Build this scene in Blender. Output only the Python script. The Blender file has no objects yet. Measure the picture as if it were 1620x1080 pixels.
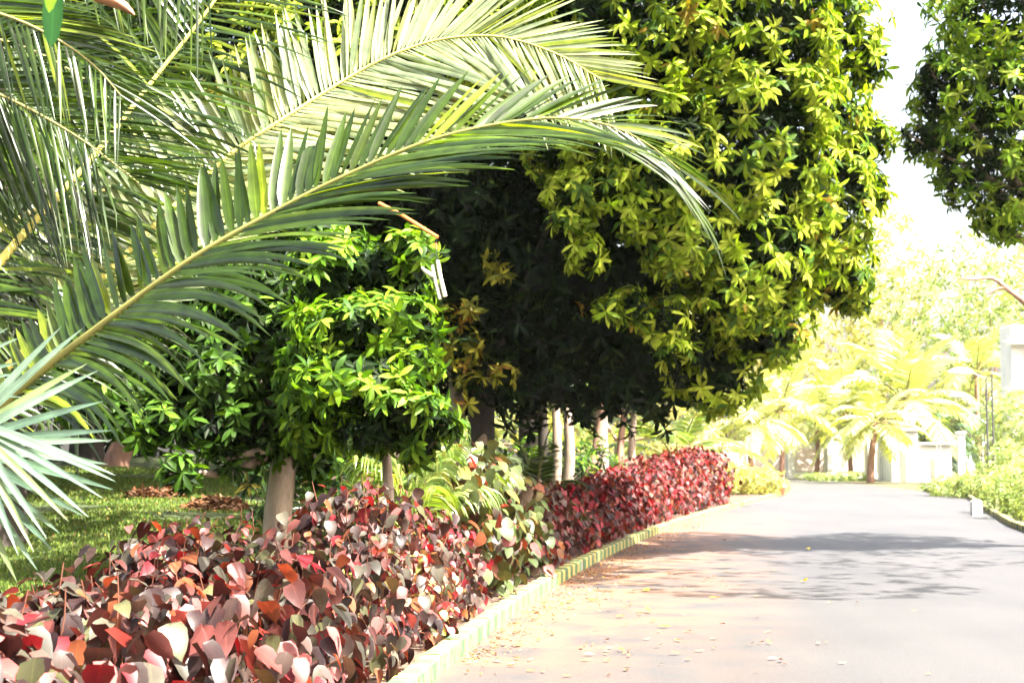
import bpy, math
import numpy as np
from mathutils import Vector
R = np.random.default_rng(11)
rad = math.radians
scene = bpy.context.scene
HAZE = .00011
COL = scene.collection

# ------------------------------------------------------------------ camera
FPX, HOR, CAMZ = 2400.0, 722.0, 1.6
PITCH = math.atan((HOR - 540) / FPX)
cF = np.array([0, math.cos(PITCH), math.sin(PITCH)]); cU = np.array([0, -math.sin(PITCH), math.cos(PITCH)]); cR = np.array([1., 0, 0])
def ray(x, y): return cF + (x - 810) / FPX * cR + (540 - y) / FPX * cU
def at(x, y, Y):
    d = ray(x, y); return np.array([0, 0, CAMZ]) + d * (Y / d[1])
def gnd(x, y, z=0.0):
    d = ray(x, y); return np.array([0, 0, CAMZ]) + d * ((z - CAMZ) / d[2])

# ------------------------------------------------------------------ helpers
def nrm(v): 
    v = np.asarray(v, float); return v / np.maximum(np.linalg.norm(v, axis=-1, keepdims=True), 1e-9)
def tag(o, label=None, cat=None, group=None, kind=None):
    if label: o['label'] = label
    if cat: o['category'] = cat
    if group: o['group'] = group
    if kind: o['kind'] = kind
    return o
def empty(name, loc, label=None, cat=None, group=None, rz=0):
    o = bpy.data.objects.new(name, None); COL.objects.link(o); o.location = tuple(loc); o.rotation_euler[2] = rz
    o.empty_display_size = .3
    return tag(o, label, cat, group)
class MB:
    """collects geometry in world space, builds one mesh object"""
    def __init__(s): s.V = []; s.T = []; s.U = []; s.F = {3: [], 4: []}; s.n = 0
    def add(s, V, quads=None, tris=None, tint=(1, 1, 1), uv=None):
        V = np.asarray(V, float).reshape(-1, 3); n = len(V)
        t = np.asarray(tint, float); t = np.broadcast_to(t, (n, 3))
        s.V.append(V); s.T.append(t); s.U.append(np.zeros((n, 2)) if uv is None else np.asarray(uv, float).reshape(-1, 2))
        if quads is not None and len(quads): s.F[4].append(np.asarray(quads).reshape(-1, 4) + s.n)
        if tris is not None and len(tris): s.F[3].append(np.asarray(tris).reshape(-1, 3) + s.n)
        s.n += n
    def build(s, name, mat, parent=None, smooth=True, origin=None):
        V = np.concatenate(s.V); T = np.concatenate(s.T); U = np.concatenate(s.U)
        o0 = np.zeros(3)
        if parent is not None:
            p = parent
            while p: o0 = o0 + np.array(p.location); p = p.parent
        elif origin is not None: o0 = np.asarray(origin, float)
        idx, tot = [], []
        for k in (3, 4):
            if s.F[k]:
                f = np.concatenate(s.F[k]); idx.append(f.ravel()); tot.append(np.full(len(f), k))
        idx = np.concatenate(idx).astype(np.int32); tot = np.concatenate(tot).astype(np.int32)
        st = np.concatenate([[0], np.cumsum(tot)[:-1]]).astype(np.int32)
        me = bpy.data.meshes.new(name)
        me.vertices.add(len(V)); me.vertices.foreach_set('co', (V - o0).astype(np.float32).ravel())
        me.loops.add(len(idx)); me.loops.foreach_set('vertex_index', idx)
        me.polygons.add(len(tot)); me.polygons.foreach_set('loop_start', st); me.polygons.foreach_set('loop_total', tot)
        me.update(calc_edges=True)
        me.polygons.foreach_set('use_smooth', np.full(len(tot), smooth))
        a = me.color_attributes.new('tint', 'FLOAT_COLOR', 'POINT')
        a.data.foreach_set('color', np.concatenate([T, np.ones((len(T), 1))], 1).astype(np.float32).ravel())
        uv = me.uv_layers.new(name='UVMap'); uv.data.foreach_set('uv', U[idx].astype(np.float32).ravel())
        me.validate()
        if mat: me.materials.append(mat)
        o = bpy.data.objects.new(name, me); COL.objects.link(o)
        if parent is not None: o.parent = parent
        elif origin is not None: o.location = tuple(origin)
        return o
    def tube(s, pts, radii, sides=8, tint=(1, 1, 1), bump=0.0, cap=True):
        pts = np.asarray(pts, float); n = len(pts); radii = np.broadcast_to(np.asarray(radii, float), (n,))
        T = nrm(np.gradient(pts, axis=0)); ref = np.array([0.31, 1, .17]) if abs(T[0][2]) > .6 else np.array([0, 0, 1.])
        A = nrm(np.cross(T, ref)); Bv = np.cross(T, A)
        th = np.linspace(0, 2 * math.pi, sides, endpoint=False)
        rr = radii[:, None] * (1 + bump * (R.random((n, sides)) - .5) + bump * .5 * np.sin(3 * th + 1)[None])
        V = pts[:, None] + rr[..., None] * (np.cos(th)[None, :, None] * A[:, None] + np.sin(th)[None, :, None] * Bv[:, None])
        q = [(i * sides + j, i * sides + (j + 1) % sides, (i + 1) * sides + (j + 1) % sides, (i + 1) * sides + j) for i in range(n - 1) for j in range(sides)]
        uv = np.stack([np.tile(th, n), np.repeat(np.arange(n), sides)], 1)
        s.add(V, quads=q, tint=tint, uv=uv)
        if cap:
            for i, sg in ((0, -1), (n - 1, 1)):
                ring = V[i]; c = pts[i] + T[i] * sg * radii[i] * .3
                s.add(np.vstack([ring, c]), tris=[(j, (j + 1) % sides, sides) for j in range(sides)], tint=tint)
    def box(s, lo, hi, tint=(1, 1, 1), bevel=0.0, yaw=0.0, piv=None):
        lo = np.array(lo, float); hi = np.array(hi, float); b = min(bevel, *(0.45 * (hi - lo))) if bevel else 0
        if b:
            V = []
            for z, ins in ((lo[2], b), (lo[2] + b, 0), (hi[2] - b, 0), (hi[2], b)):
                V += [(lo[0] + ins, lo[1] + ins, z), (hi[0] - ins, lo[1] + ins, z), (hi[0] - ins, hi[1] - ins, z), (lo[0] + ins, hi[1] - ins, z)]
            q = [(i * 4 + j, i * 4 + (j + 1) % 4, i * 4 + 4 + (j + 1) % 4, i * 4 + 4 + j) for i in range(3) for j in range(4)] + [(3, 2, 1, 0), (12, 13, 14, 15)]
        else:
            V = [(x, y, z) for z in (lo[2], hi[2]) for x, y in ((lo[0], lo[1]), (hi[0], lo[1]), (hi[0], hi[1]), (lo[0], hi[1]))]
            q = [(3, 2, 1, 0), (4, 5, 6, 7), (0, 1, 5, 4), (1, 2, 6, 5), (2, 3, 7, 6), (3, 0, 4, 7)]
        V = np.array(V)
        if yaw:
            p = np.array(piv if piv is not None else (lo + hi) / 2); c, sn = math.cos(yaw), math.sin(yaw)
            d = V - p; V = p + np.stack([d[:, 0] * c - d[:, 1] * sn, d[:, 0] * sn + d[:, 1] * c, d[:, 2]], 1)
        s.add(V, quads=q, tint=tint)

def spline(pts, n):
    P = np.asarray(pts, float); m = len(P)
    P2 = np.vstack([2 * P[0] - P[1], P, 2 * P[-1] - P[-2]])
    seg = np.concatenate([[0], np.cumsum(np.linalg.norm(np.diff(P, axis=0), axis=1))]); seg /= seg[-1]
    out = []
    for t in np.linspace(0, 1, n):
        i = min(np.searchsorted(seg, t, side='right') - 1, m - 2); u = (t - seg[i]) / max(seg[i + 1] - seg[i], 1e-9)
        a, b, c, d = P2[i], P2[i + 1], P2[i + 2], P2[i + 3]
        out.append(.5 * ((2 * b) + (-a + c) * u + (2 * a - 5 * b + 4 * c - d) * u * u + (-a + 3 * b - 3 * c + d) * u ** 3))
    return np.array(out)

# ------------------------------------------------------------------ materials
def new_mat(name):
    m = bpy.data.materials.new(name); m.use_nodes = True; nt = m.node_tree
    for n in list(nt.nodes): nt.nodes.remove(n)
    out = nt.nodes.new('ShaderNodeOutputMaterial'); return m, nt, out
def N(nt, t, **kw):
    n = nt.nodes.new(t)
    for k, v in kw.items():
        if k in n.inputs: n.inputs[k].default_value = v
        else: setattr(n, k, v)
    return n
def mixc(nt, fac, a, b, blend='MIX'):
    n = nt.nodes.new('ShaderNodeMix'); n.data_type = 'RGBA'; n.blend_type = blend
    for sock, v in ((n.inputs[0], fac), (n.inputs[6], a), (n.inputs[7], b)):
        if hasattr(v, 'links'): nt.links.new(v, sock)
        else: sock.default_value = v if not isinstance(v, tuple) else (*v, 1)
    return n.outputs[2]
def math_(nt, op, a, b=0.0, c=None):
    n = nt.nodes.new('ShaderNodeMath'); n.operation = op
    for i, v in enumerate((a, b) if c is None else (a, b, c)):
        if hasattr(v, 'links'): nt.links.new(v, n.inputs[i])
        else: n.inputs[i].default_value = v
    return n.outputs[0]
def ramp(nt, fac, stops):
    n = nt.nodes.new('ShaderNodeValToRGB'); nt.links.new(fac, n.inputs[0]); e = n.color_ramp.elements
    while len(e) < len(stops): e.new(.5)
    for el, (p, c) in zip(e, stops): el.position = p; el.color = (*c, 1) if len(c) == 3 else c
    return n.outputs[0]
def leaf_mat(name, trans=.35, rough=.4, tcol=(1.15, 1.25, .5), vein=0.25, spec=.5, veinstyle='mid'):
    m, nt, out = new_mat(name); L = nt.links.new
    at_ = N(nt, 'ShaderNodeAttribute', attribute_name='tint').outputs['Color']
    uv = N(nt, 'ShaderNodeUVMap'); sp = N(nt, 'ShaderNodeSeparateXYZ'); L(uv.outputs[0], sp.inputs[0])
    au = math_(nt, 'ABSOLUTE', sp.outputs[0])
    mid = math_(nt, 'LESS_THAN', au, .09 if veinstyle == 'mid' else .035)
    if veinstyle == 'net':
        w = math_(nt, 'SUBTRACT', sp.outputs[1], math_(nt, 'MULTIPLY', au, .55))
        w = math_(nt, 'ABSOLUTE', math_(nt, 'SUBTRACT', math_(nt, 'FRACT', math_(nt, 'MULTIPLY', w, 7.0)), .5))
        side = math_(nt, 'MULTIPLY', math_(nt, 'LESS_THAN', w, .07), .7)
        mid = math_(nt, 'MAXIMUM', mid, side)
    nz = N(nt, 'ShaderNodeTexNoise', Scale=9.0, Detail=3.0)
    geo = N(nt, 'ShaderNodeNewGeometry'); L(geo.outputs['Position'], nz.inputs['Vector'])
    var = ramp(nt, nz.outputs[0], [(.3, (.65, .65, .65)), (.7, (1.3, 1.3, 1.3))])
    c = mixc(nt, 1.0, at_, var, 'MULTIPLY')
    lighter = mixc(nt, 1.0, c, (1.6, 1.6, 1.3), 'MULTIPLY')
    c = mixc(nt, math_(nt, 'MULTIPLY', mid, vein * 2), c, lighter)
    p = N(nt, 'ShaderNodeBsdfPrincipled', Roughness=rough); p.inputs['Specular IOR Level'].default_value = spec; L(c, p.inputs['Base Color'])
    t = N(nt, 'ShaderNodeBsdfTranslucent'); tc = mixc(nt, 1.0, c, tcol, 'MULTIPLY'); L(tc, t.inputs['Color'])
    if veinstyle == 'net':
        bp = N(nt, 'ShaderNodeBump', Strength=.4, Distance=.004); L(mid, bp.inputs['Height']); L(bp.outputs[0], p.inputs['Normal'])
    mx = N(nt, 'ShaderNodeMixShader'); mx.inputs[0].default_value = trans; L(p.outputs[0], mx.inputs[1]); L(t.outputs[0], mx.inputs[2])
    L(mx.outputs[0], out.inputs['Surface']); return m
def bark_mat(name, c1, c2, scale=8.0, stretch=(1, 1, .25), bump=.6):
    m, nt, out = new_mat(name); L = nt.links.new
    tc = N(nt, 'ShaderNodeTexCoord'); mp = N(nt, 'ShaderNodeMapping'); mp.inputs['Scale'].default_value = stretch; L(tc.outputs['Object'], mp.inputs['Vector'])
    nz = N(nt, 'ShaderNodeTexNoise', Scale=scale, Detail=6.0, Roughness=.65); L(mp.outputs[0], nz.inputs['Vector'])
    n2 = N(nt, 'ShaderNodeTexNoise', Scale=scale * .3, Detail=2.0); L(tc.outputs['Object'], n2.inputs['Vector'])
    c = ramp(nt, nz.outputs[0], [(.32, c1), (.68, c2)]); c = mixc(nt, math_(nt, 'MULTIPLY', n2.outputs[0], .5), c, tuple(x * 1.25 for x in c2))
    at_ = N(nt, 'ShaderNodeAttribute', attribute_name='tint').outputs['Color']; c = mixc(nt, 1.0, c, at_, 'MULTIPLY')
    p = N(nt, 'ShaderNodeBsdfPrincipled', Roughness=.85); L(c, p.inputs['Base Color'])
    bp = N(nt, 'ShaderNodeBump', Strength=bump, Distance=.02); L(nz.outputs[0], bp.inputs['Height']); L(bp.outputs[0], p.inputs['Normal'])
    L(p.outputs[0], out.inputs['Surface']); return m
def plain(name, col, rough=.7, noise=.15, scale=6.0, metallic=0.0):
    m, nt, out = new_mat(name); L = nt.links.new
    tc = N(nt, 'ShaderNodeTexCoord'); nz = N(nt, 'ShaderNodeTexNoise', Scale=scale, Detail=5.0, Roughness=.6); L(tc.outputs['Object'], nz.inputs['Vector'])
    c = ramp(nt, nz.outputs[0], [(.3, tuple(x * (1 - noise) for x in col)), (.7, tuple(min(1, x * (1 + noise)) for x in col))])
    at_ = N(nt, 'ShaderNodeAttribute', attribute_name='tint').outputs['Color']; c = mixc(nt, 1.0, c, at_, 'MULTIPLY')
    p = N(nt, 'ShaderNodeBsdfPrincipled', Roughness=rough, Metallic=metallic); L(c, p.inputs['Base Color'])
    L(p.outputs[0], out.inputs['Surface']); return m

M = {}
M['mango'] = leaf_mat('mango_leaf', trans=.3, rough=.45, tcol=(1.25, 1.35, .3), spec=.08)
M['copper'] = leaf_mat('copper_leaf', trans=.28, rough=.46, tcol=(1.35, .6, .5), vein=.5, spec=.4, veinstyle='net')
M['palm'] = leaf_mat('palm_leaflet', trans=.3, rough=.3, tcol=(2.1, 2.1, .3), vein=.45, spec=.5)
M['far'] = leaf_mat('far_leaf', trans=.45, rough=.6, tcol=(1.3, 1.2, .6), spec=.3)
M['grass'] = leaf_mat('grass_blade', trans=.3, rough=.6, spec=.2)
M['dry'] = leaf_mat('dry_leaf', trans=.1, rough=.7, spec=.2, tcol=(1.2, 1, .5))
M['bark'] = bark_mat('grey_bark', (.06, .042, .032), (.36, .28, .21), scale=13)
M['darkbark'] = bark_mat('dark_bark', (.015, .012, .009), (.045, .034, .025))  # near-black bark: shade on limbs and trunks is put into the colour
M['redbark'] = bark_mat('reddish_bark', (.12, .06, .04), (.36, .2, .14))
M['rachis'] = bark_mat('palm_midrib', (.13, .12, .035), (.24, .21, .07), scale=4, stretch=(1, 1, 1), bump=.1)
M['twig'] = bark_mat('brown_twig', (.22, .09, .04), (.42, .18, .08), scale=12, bump=.2)
M['whitewall'] = plain('white_render', (.72, .70, .66), .85, .1, 1.2)
M['wallpanel'] = plain('pinkish_plaster', (.62, .5, .45), .9, .2, 2.0)
M['redtile'] = plain('red_roof', (.5, .08, .05), .7, .25, 8)
M['wood'] = plain('brown_door', (.3, .17, .12), .6, .2, 5)
M['pole'] = plain('painted_pole', (.05, .05, .05), .5, .2, 8)
M['greypole'] = plain('galvanised_pole', (.3, .3, .3), .5, .2, 8)
M['lampwhite'] = plain('lamp_casing', (.8, .8, .78), .4, .03, 5)
M['terracotta'] = plain('terracotta', (.5, .2, .12), .8, .15, 10)
M['tubewhite'] = plain('white_plastic', (.55, .5, .42), .4, .06, 8)
M['orange'] = plain('orange_wood', (.6, .18, .04), .6, .2, 12)

# road
def road_mat():
    m, nt, out = new_mat('asphalt'); L = nt.links.new
    tc = N(nt, 'ShaderNodeTexCoord')
    a = N(nt, 'ShaderNodeTexNoise', Scale=.35, Detail=6.0, Roughness=.6); L(tc.outputs['Object'], a.inputs['Vector'])
    b = N(nt, 'ShaderNodeTexNoise', Scale=60.0, Detail=3.0); L(tc.outputs['Object'], b.inputs['Vector'])
    mp = N(nt, 'ShaderNodeMapping'); mp.inputs['Scale'].default_value = (1.6, .22, 1); mp.inputs['Rotation'].default_value = (0, 0, -.3); L(tc.outputs['Object'], mp.inputs['Vector'])
    s = N(nt, 'ShaderNodeTexNoise', Scale=.8, Detail=4.0); L(mp.outputs[0], s.inputs['Vector'])
    c = ramp(nt, a.outputs[0], [(.3, (.030, .030, .034)), (.7, (.058, .056, .058))])
    c = mixc(nt, .35, c, ramp(nt, s.outputs[0], [(.35, (.034, .034, .038)), (.65, (.070, .064, .062))]))
    c = mixc(nt, .35, c, ramp(nt, b.outputs[0], [(.35, (.02, .02, .021)), (.65, (.09, .087, .086))]))
    sp = N(nt, 'ShaderNodeAttribute', attribute_name='tint'); sx = N(nt, 'ShaderNodeSeparateColor'); L(sp.outputs['Color'], sx.inputs[0])
    d = N(nt, 'ShaderNodeTexNoise', Scale=1.3, Detail=5.0); L(tc.outputs['Object'], d.inputs['Vector'])
    dirt = math_(nt, 'MULTIPLY', sx.outputs[0], ramp(nt, d.outputs[0], [(.35, (0, 0, 0)), (.6, (1, 1, 1))]))
    c = mixc(nt, dirt, c, (.22, .11, .06))
    p = N(nt, 'ShaderNodeBsdfPrincipled', Roughness=.6); L(c, p.inputs['Base Color'])
    bp = N(nt, 'ShaderNodeBump', Strength=.4, Distance=.01); L(b.outputs[0], bp.inputs['Height']); L(bp.outputs[0], p.inputs['Normal'])
    L(p.outputs[0], out.inputs['Surface']); return m
M['road'] = road_mat()
def ground_mat():
    m, nt, out = new_mat('lawn_soil'); L = nt.links.new
    tc = N(nt, 'ShaderNodeTexCoord')
    a = N(nt, 'ShaderNodeTexNoise', Scale=.55, Detail=6.0, Roughness=.7); L(tc.outputs['Object'], a.inputs['Vector'])
    b = N(nt, 'ShaderNodeTexNoise', Scale=14.0, Detail=5.0, Roughness=.7); L(tc.outputs['Object'], b.inputs['Vector'])
    g = ramp(nt, b.outputs[0], [(.3, (.018, .03, .007)), (.7, (.05, .07, .016))])
    so = ramp(nt, b.outputs[0], [(.3, (.045, .028, .018)), (.7, (.12, .075, .05))])
    sp = N(nt, 'ShaderNodeAttribute', attribute_name='tint'); sx = N(nt, 'ShaderNodeSeparateColor'); L(sp.outputs['Color'], sx.inputs[0])
    k = ramp(nt, math_(nt, 'ADD', math_(nt, 'MULTIPLY', a.outputs[0], .9), math_(nt, 'MULTIPLY', sx.outputs[0], .5)), [(.52, (0, 0, 0)), (.62, (1, 1, 1))])
    c = mixc(nt, k, g, so)
    p = N(nt, 'ShaderNodeBsdfPrincipled', Roughness=.95); L(c, p.inputs['Base Color'])
    bp = N(nt, 'ShaderNodeBump', Strength=.8, Distance=.03); L(b.outputs[0], bp.inputs['Height']); L(bp.outputs[0], p.inputs['Normal'])
    L(p.outputs[0], out.inputs['Surface']); return m
M['ground'] = ground_mat()
def kerb_mat():
    m, nt, out = new_mat('painted_kerb'); L = nt.links.new
    tc = N(nt, 'ShaderNodeTexCoord')
    a = N(nt, 'ShaderNodeTexNoise', Scale=7.0, Detail=6.0, Roughness=.7); L(tc.outputs['Object'], a.inputs['Vector'])
    at_ = N(nt, 'ShaderNodeAttribute', attribute_name='tint').outputs['Color']
    c = mixc(nt, ramp(nt, a.outputs[0], [(.50, (0, 0, 0)), (.66, (.85, .85, .85))]), at_, (.2, .17, .11))
    c = mixc(nt, 1.0, c, ramp(nt, a.outputs[0], [(.2, (.75, .75, .75)), (.6, (1, 1, 1))]), 'MULTIPLY')
    p = N(nt, 'ShaderNodeBsdfPrincipled', Roughness=.8); L(c, p.inputs['Base Color'])
    bp = N(nt, 'ShaderNodeBump', Strength=.5, Distance=.01); L(a.outputs[0], bp.inputs['Height']); L(bp.outputs[0], p.inputs['Normal'])
    L(p.outputs[0], out.inputs['Surface']); return m
M['kerb'] = kerb_mat()

# ------------------------------------------------------------------ road geometry
KP = [(690, 1063), (713, 1048), (753, 1020), (807, 983), (857, 953), (883, 933), (913, 907), (940, 889), (970, 873), (1007, 855), (1040, 843), (1080, 831), (1107, 822), (1140, 810), (1180, 798), (1223, 787)]
K = np.array([gnd(*p)[:2] for p in KP])
co = np.polyfit(K[:, 1], K[:, 0], 3)
def kx(Y):
    Y = np.asarray(Y, float)
    y0, y1 = 11.5, 62.0
    yc = np.clip(Y, y0, y1); v = np.polyval(co, yc)
    s0 = np.polyval(np.polyder(co), y0)
    dn = np.maximum(y0 - Y, 0); df = np.maximum(Y - y1, 0)
    return v - s0 * dn + .004 * np.minimum(dn, 12) ** 2 + .13 * df
def soil_z(X, Y):
    s = kx(Y) - X
    u = np.clip((s - 2.0) / 3.5, 0, 1); u = u * u * (3 - 2 * u)
    z = .10 + .05 * np.clip(np.asarray(Y) - 11, 0, 30) * u
    z = z + .03 * np.sin(X * 1.3 + Y * .4) * u + .05 * np.sin(Y * .35 + X * .2) * u
    return np.where(s > .14, z, -.006)
def build_ground():
    cols = np.concatenate([-np.array([700, 400, 200, 120, 70, 40, 25, 16, 11, 8, 4, 1, .03]), [.10, .13, .2, .5, 1, 1.5, 2], np.arange(2.5, 18, .5), [19, 21, 24, 28, 34, 42, 55, 75, 110, 170, 300, 600]])
    rows = np.concatenate([[-300, -120, -50, -20, -8], np.arange(0, 64, .8), [66, 70, 75, 80, 90, 100, 110, 120, 140, 170, 220, 300, 450, 900]])
    S, Y = np.meshgrid(cols, rows); X = kx(Y) - S; Z = soil_z(X, Y); n = len(cols)
    soil = np.clip(1.25 - (S - 1.6) / 1.2, 0, 1) * (S > 0); soil = np.where(S < 0, .2, soil)
    b = MB(); q = [(i * n + j, (i + 1) * n + j, (i + 1) * n + j + 1, i * n + j + 1) for i in range(len(rows) - 1) for j in range(n - 1)]
    q = np.array(q)[:, ::-1]
    b.add(np.stack([X, Y, Z], -1), quads=q, tint=np.stack([soil.ravel()] * 3, 1))
    o = b.build('ground', M['ground']); tag(o, 'grassy ground with bare brown soil under the hedge', None, None, 'structure')
    return o
build_ground()
RE = np.array([[6.9, -20], [7.2, 5], [8.3, 20], [11.4, 35], [14.2, 46], [17.6, 59], [19.4, 74], [20.6, 95], [21.0, 106]])
def rx(Y): return np.interp(Y, RE[:, 1], RE[:, 0])
def build_road():
    b = MB(); ys = np.concatenate([[-30, -15, -5], np.arange(0, 107, 1.0)]); cols = np.linspace(0, 1, 13)
    cols = np.concatenate([[0, .02, .05, .09, .14], np.linspace(.2, 1, 9)]); n = len(cols)
    Xl = kx(ys)[:, None]; Xr = rx(ys)[:, None]; Xr = np.maximum(Xr, Xl + 5.5)
    X = Xl + (Xr - Xl) * cols; Y = np.repeat(ys[:, None], n, 1)
    dirt = np.clip(1.1 - (X - Xl) / 2.6, 0, 1) * np.clip((Y - 9) / 8, .25, 1) * np.clip((45 - Y) / 10, 0, 1)
    q = [(i * n + j, i * n + j + 1, (i + 1) * n + j + 1, (i + 1) * n + j) for i in range(len(ys) - 1) for j in range(n - 1)]
    b.add(np.stack([X, Y, np.zeros_like(X) + .002], -1), quads=q, tint=np.stack([dirt.ravel()] * 3, 1))
    b.add([(-40, 106.0, .002), (60, 106.0, .002), (60, 112, .002), (-40, 112, .002)], quads=[(0, 1, 2, 3)], tint=(0, 0, 0))
    o = b.build('road', M['road']); tag(o, 'pale grey asphalt lane curving away to the right', None, None, 'structure')
build_road()
def build_kerb(name, fx, y0, y1, side, label):
    b = MB(); y = y0; i = 0
    while y < y1:
        L = .23 + .02 * R.random()
        sl = (fx(y + .1) - fx(y)) / .1; dy = L / math.sqrt(1 + sl * sl)
        g = .004; jj = R.normal(0, .0035)
        p0 = np.array([fx(y + g) , y + g]); p1 = np.array([fx(y + dy - g), y + dy - g])
        t = nrm(p1 - p0); nn = np.array([-t[1], t[0]]) * side
        h = .15 + R.normal(0, .003)
        green = i % 2
        tint = np.array((.05, .13, .05) if green else (.40, .33, .09)) * (.85 + .3 * R.random())
        q0, q1 = p0 + nn * jj, p1 + nn * jj; w = .15; c = .018
        prof = [(0, 0.0), (0, h - c), (c, h), (w - c, h), (w, h - c), (w, 0.0)]
        V = [(*(q + nn * a), z) for q in (q0, q1) for a, z in prof]
        n6 = 6
        qd = [(k, k + 1, n6 + k + 1, n6 + k) for k in range(5)]
        b.add(V, quads=qd + [(0, 1, 4, 5), (1, 2, 3, 4), (6, 7, 10, 11), (7, 8, 9, 10)], tint=tint)
        y += dy; i += 1
    # mortar core below the paint joints
    ys = np.arange(y0, y1, .5); P = np.array([[fx(v), v] for v in ys]); T = nrm(np.gradient(P, axis=0)); NN = np.stack([-T[:, 1], T[:, 0]], 1) * side
    prof = [(.008, 0), (.008, .135), (.142, .135), (.142, 0)]
    V = np.array([[(*(p + n_ * a), z) for a, z in prof] for p, n_ in zip(P, NN)]); 
    b.add(V.reshape(-1, 3), quads=[(i * 4 + k, i * 4 + k + 1, i * 4 + 5 + k, i * 4 + 4 + k) for i in range(len(ys) - 1) for k in range(3)], tint=(.3, .27, .2))
    o = b.build(name, M['kerb'], smooth=False); tag(o, label, None, None, 'structure')
build_kerb('kerb', lambda v: float(kx(v)), 2.0, 64, 1, 'low kerb painted in pale green and cream yellow stripes')
build_kerb('kerb', lambda v: float(rx(v)), 8.0, 70, -1, 'low striped kerb along the far right side of the lane')

# ------------------------------------------------------------------ leaves
def leaf_template(widths, ys, fold=.18, droop=.25, wav=0.0):
    V, UV = [], []
    for i, (w, y) in enumerate(zip(widths, ys)):
        zc = -droop * y * y
        for u in (-1, 0, 1):
            V.append((u * w, y, zc + (fold * w if u else 0) + (wav * math.sin(i * 2.1 + u) * w if u else 0))); UV.append((u * .999 if w > .02 else 0, y))
    q = []
    for i in range(len(ys) - 1):
        for k in (0, 1): q.append((i * 3 + k, i * 3 + k + 1, i * 3 + 4 + k, i * 3 + 3 + k))
    return np.array(V), np.array(q), np.array(UV)
T_MANGO = leaf_template([.012, .11, .155, .115, .006], [0, .28, .55, .8, 1.0], .25, .34)
T_MANGO_LO = leaf_template([.012, .15, .006], [0, .5, 1.0], .25, .2)
T_COPPER = leaf_template([.02, .28, .35, .29, .17, .06, .005], [0, .12, .35, .6, .82, .93, 1.0], .24, .34, .13)
T_COPPER_LO = leaf_template([.02, .38, .26, .005], [0, .3, .75, 1.0], .16, .28, .03)
T_ROUND = leaf_template([.02, .36, .42, .34, .18, .005], [0, .12, .38, .65, .86, 1.0], .12, .25, .04)
def place(b, tpl, P, D, Nn, size, tint, wscale=None):
    """instances of a leaf: origin P, axis D, normal Nn, size, tint (M,3)"""
    V, q, UV = tpl; m = len(P); D = nrm(D); X = nrm(np.cross(D, Nn)); Z = np.cross(X, D)
    s = np.broadcast_to(np.asarray(size, float), (m,))[:, None, None]
    w = 1.0 if wscale is None else np.asarray(wscale)[:, None, None]
    W = P[:, None] + s * (w * V[None, :, 0, None] * X[:, None] + V[None, :, 1, None] * D[:, None] + V[None, :, 2, None] * Z[:, None])
    n = len(V); Q = (q[None] + (np.arange(m) * n)[:, None, None]).reshape(-1, 4)
    b.add(W, quads=Q, tint=np.repeat(np.broadcast_to(tint, (m, 3)), n, 0), uv=np.tile(UV, (m, 1)))
def rosettes(b, P, A, size, nleaf, pal, tpl, spread=(45, 105), droop=.25):
    """whorls of leaves at twig tips P with axis A"""
    m = len(P); A = nrm(A)
    ref = nrm(R.normal(size=(m, 3))); B1 = nrm(np.cross(A, ref)); B2 = np.cross(A, B1)
    k = nleaf; az = (np.arange(k) / k * 2 * math.pi)[None] + R.random((m, 1)) * 6.28 + R.normal(0, .25, (m, k))
    el = np.radians(R.uniform(*spread, (m, k)))
    D = np.cos(el)[..., None] * A[:, None] + np.sin(el)[..., None] * (np.cos(az)[..., None] * B1[:, None] + np.sin(az)[..., None] * B2[:, None])
    D[..., 2] -= droop; D = nrm(D)
    Nn = A[:, None] + .35 * R.normal(size=(m, k, 3)); 
    tint = pal(m * k, np.repeat(np.arange(m), k), m)
    sz = (size * R.uniform(.7, 1.15, (m, k)))
    off = np.repeat(P[:, None], k, 1) - A[:, None] * (R.random((m, k)) * .25 * size)[..., None]
    place(b, tpl, off.reshape(-1, 3), D.reshape(-1, 3), Nn.reshape(-1, 3), sz.ravel(), tint)
def palette(cols, w, var=.25, whorl=True):
    cols = np.array(cols, float); w = np.array(w, float) / sum(w)
    def f(n, wid=None, m=None):
        i = R.choice(len(cols), n, p=w)
        if whorl and wid is not None:
            wi = R.choice(len(cols), m, p=w)[wid]; i = np.where(R.random(n) < .7, wi, i)
        v = (1 + R.normal(0, var, (n, 1))).clip(.4, 1.8)
        if wid is not None: v = v * (1 + R.normal(0, .18, (m, 1)))[wid].clip(.5, 1.6)
        return (cols[i] * v).clip(.005, .85)
    return f
P_MANGO = palette([(.12, .19, .010), (.22, .30, .018), (.33, .39, .04), (.28, .2, .03), (.05, .1, .012)], [4, 5, 5, .25, 2.4])
P_MANGO_G = palette([(.07, .15, .012), (.12, .22, .016), (.19, .3, .025), (.03, .07, .01)], [4, 4, 2, 3])
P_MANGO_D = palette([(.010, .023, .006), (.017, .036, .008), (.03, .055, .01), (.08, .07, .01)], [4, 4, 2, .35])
P_MANGO_S = palette([(.13, .22, .018), (.22, .32, .03), (.32, .40, .055), (.06, .12, .016)], [4, 4, 2, 3])

P_MANGO_GD = palette([(.03, .07, .008), (.05, .11, .012), (.09, .17, .016), (.02, .045, .007)], [4, 4, 2, 4])  # darker copy of the green palette, the unlit side painted into the leaves

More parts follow.
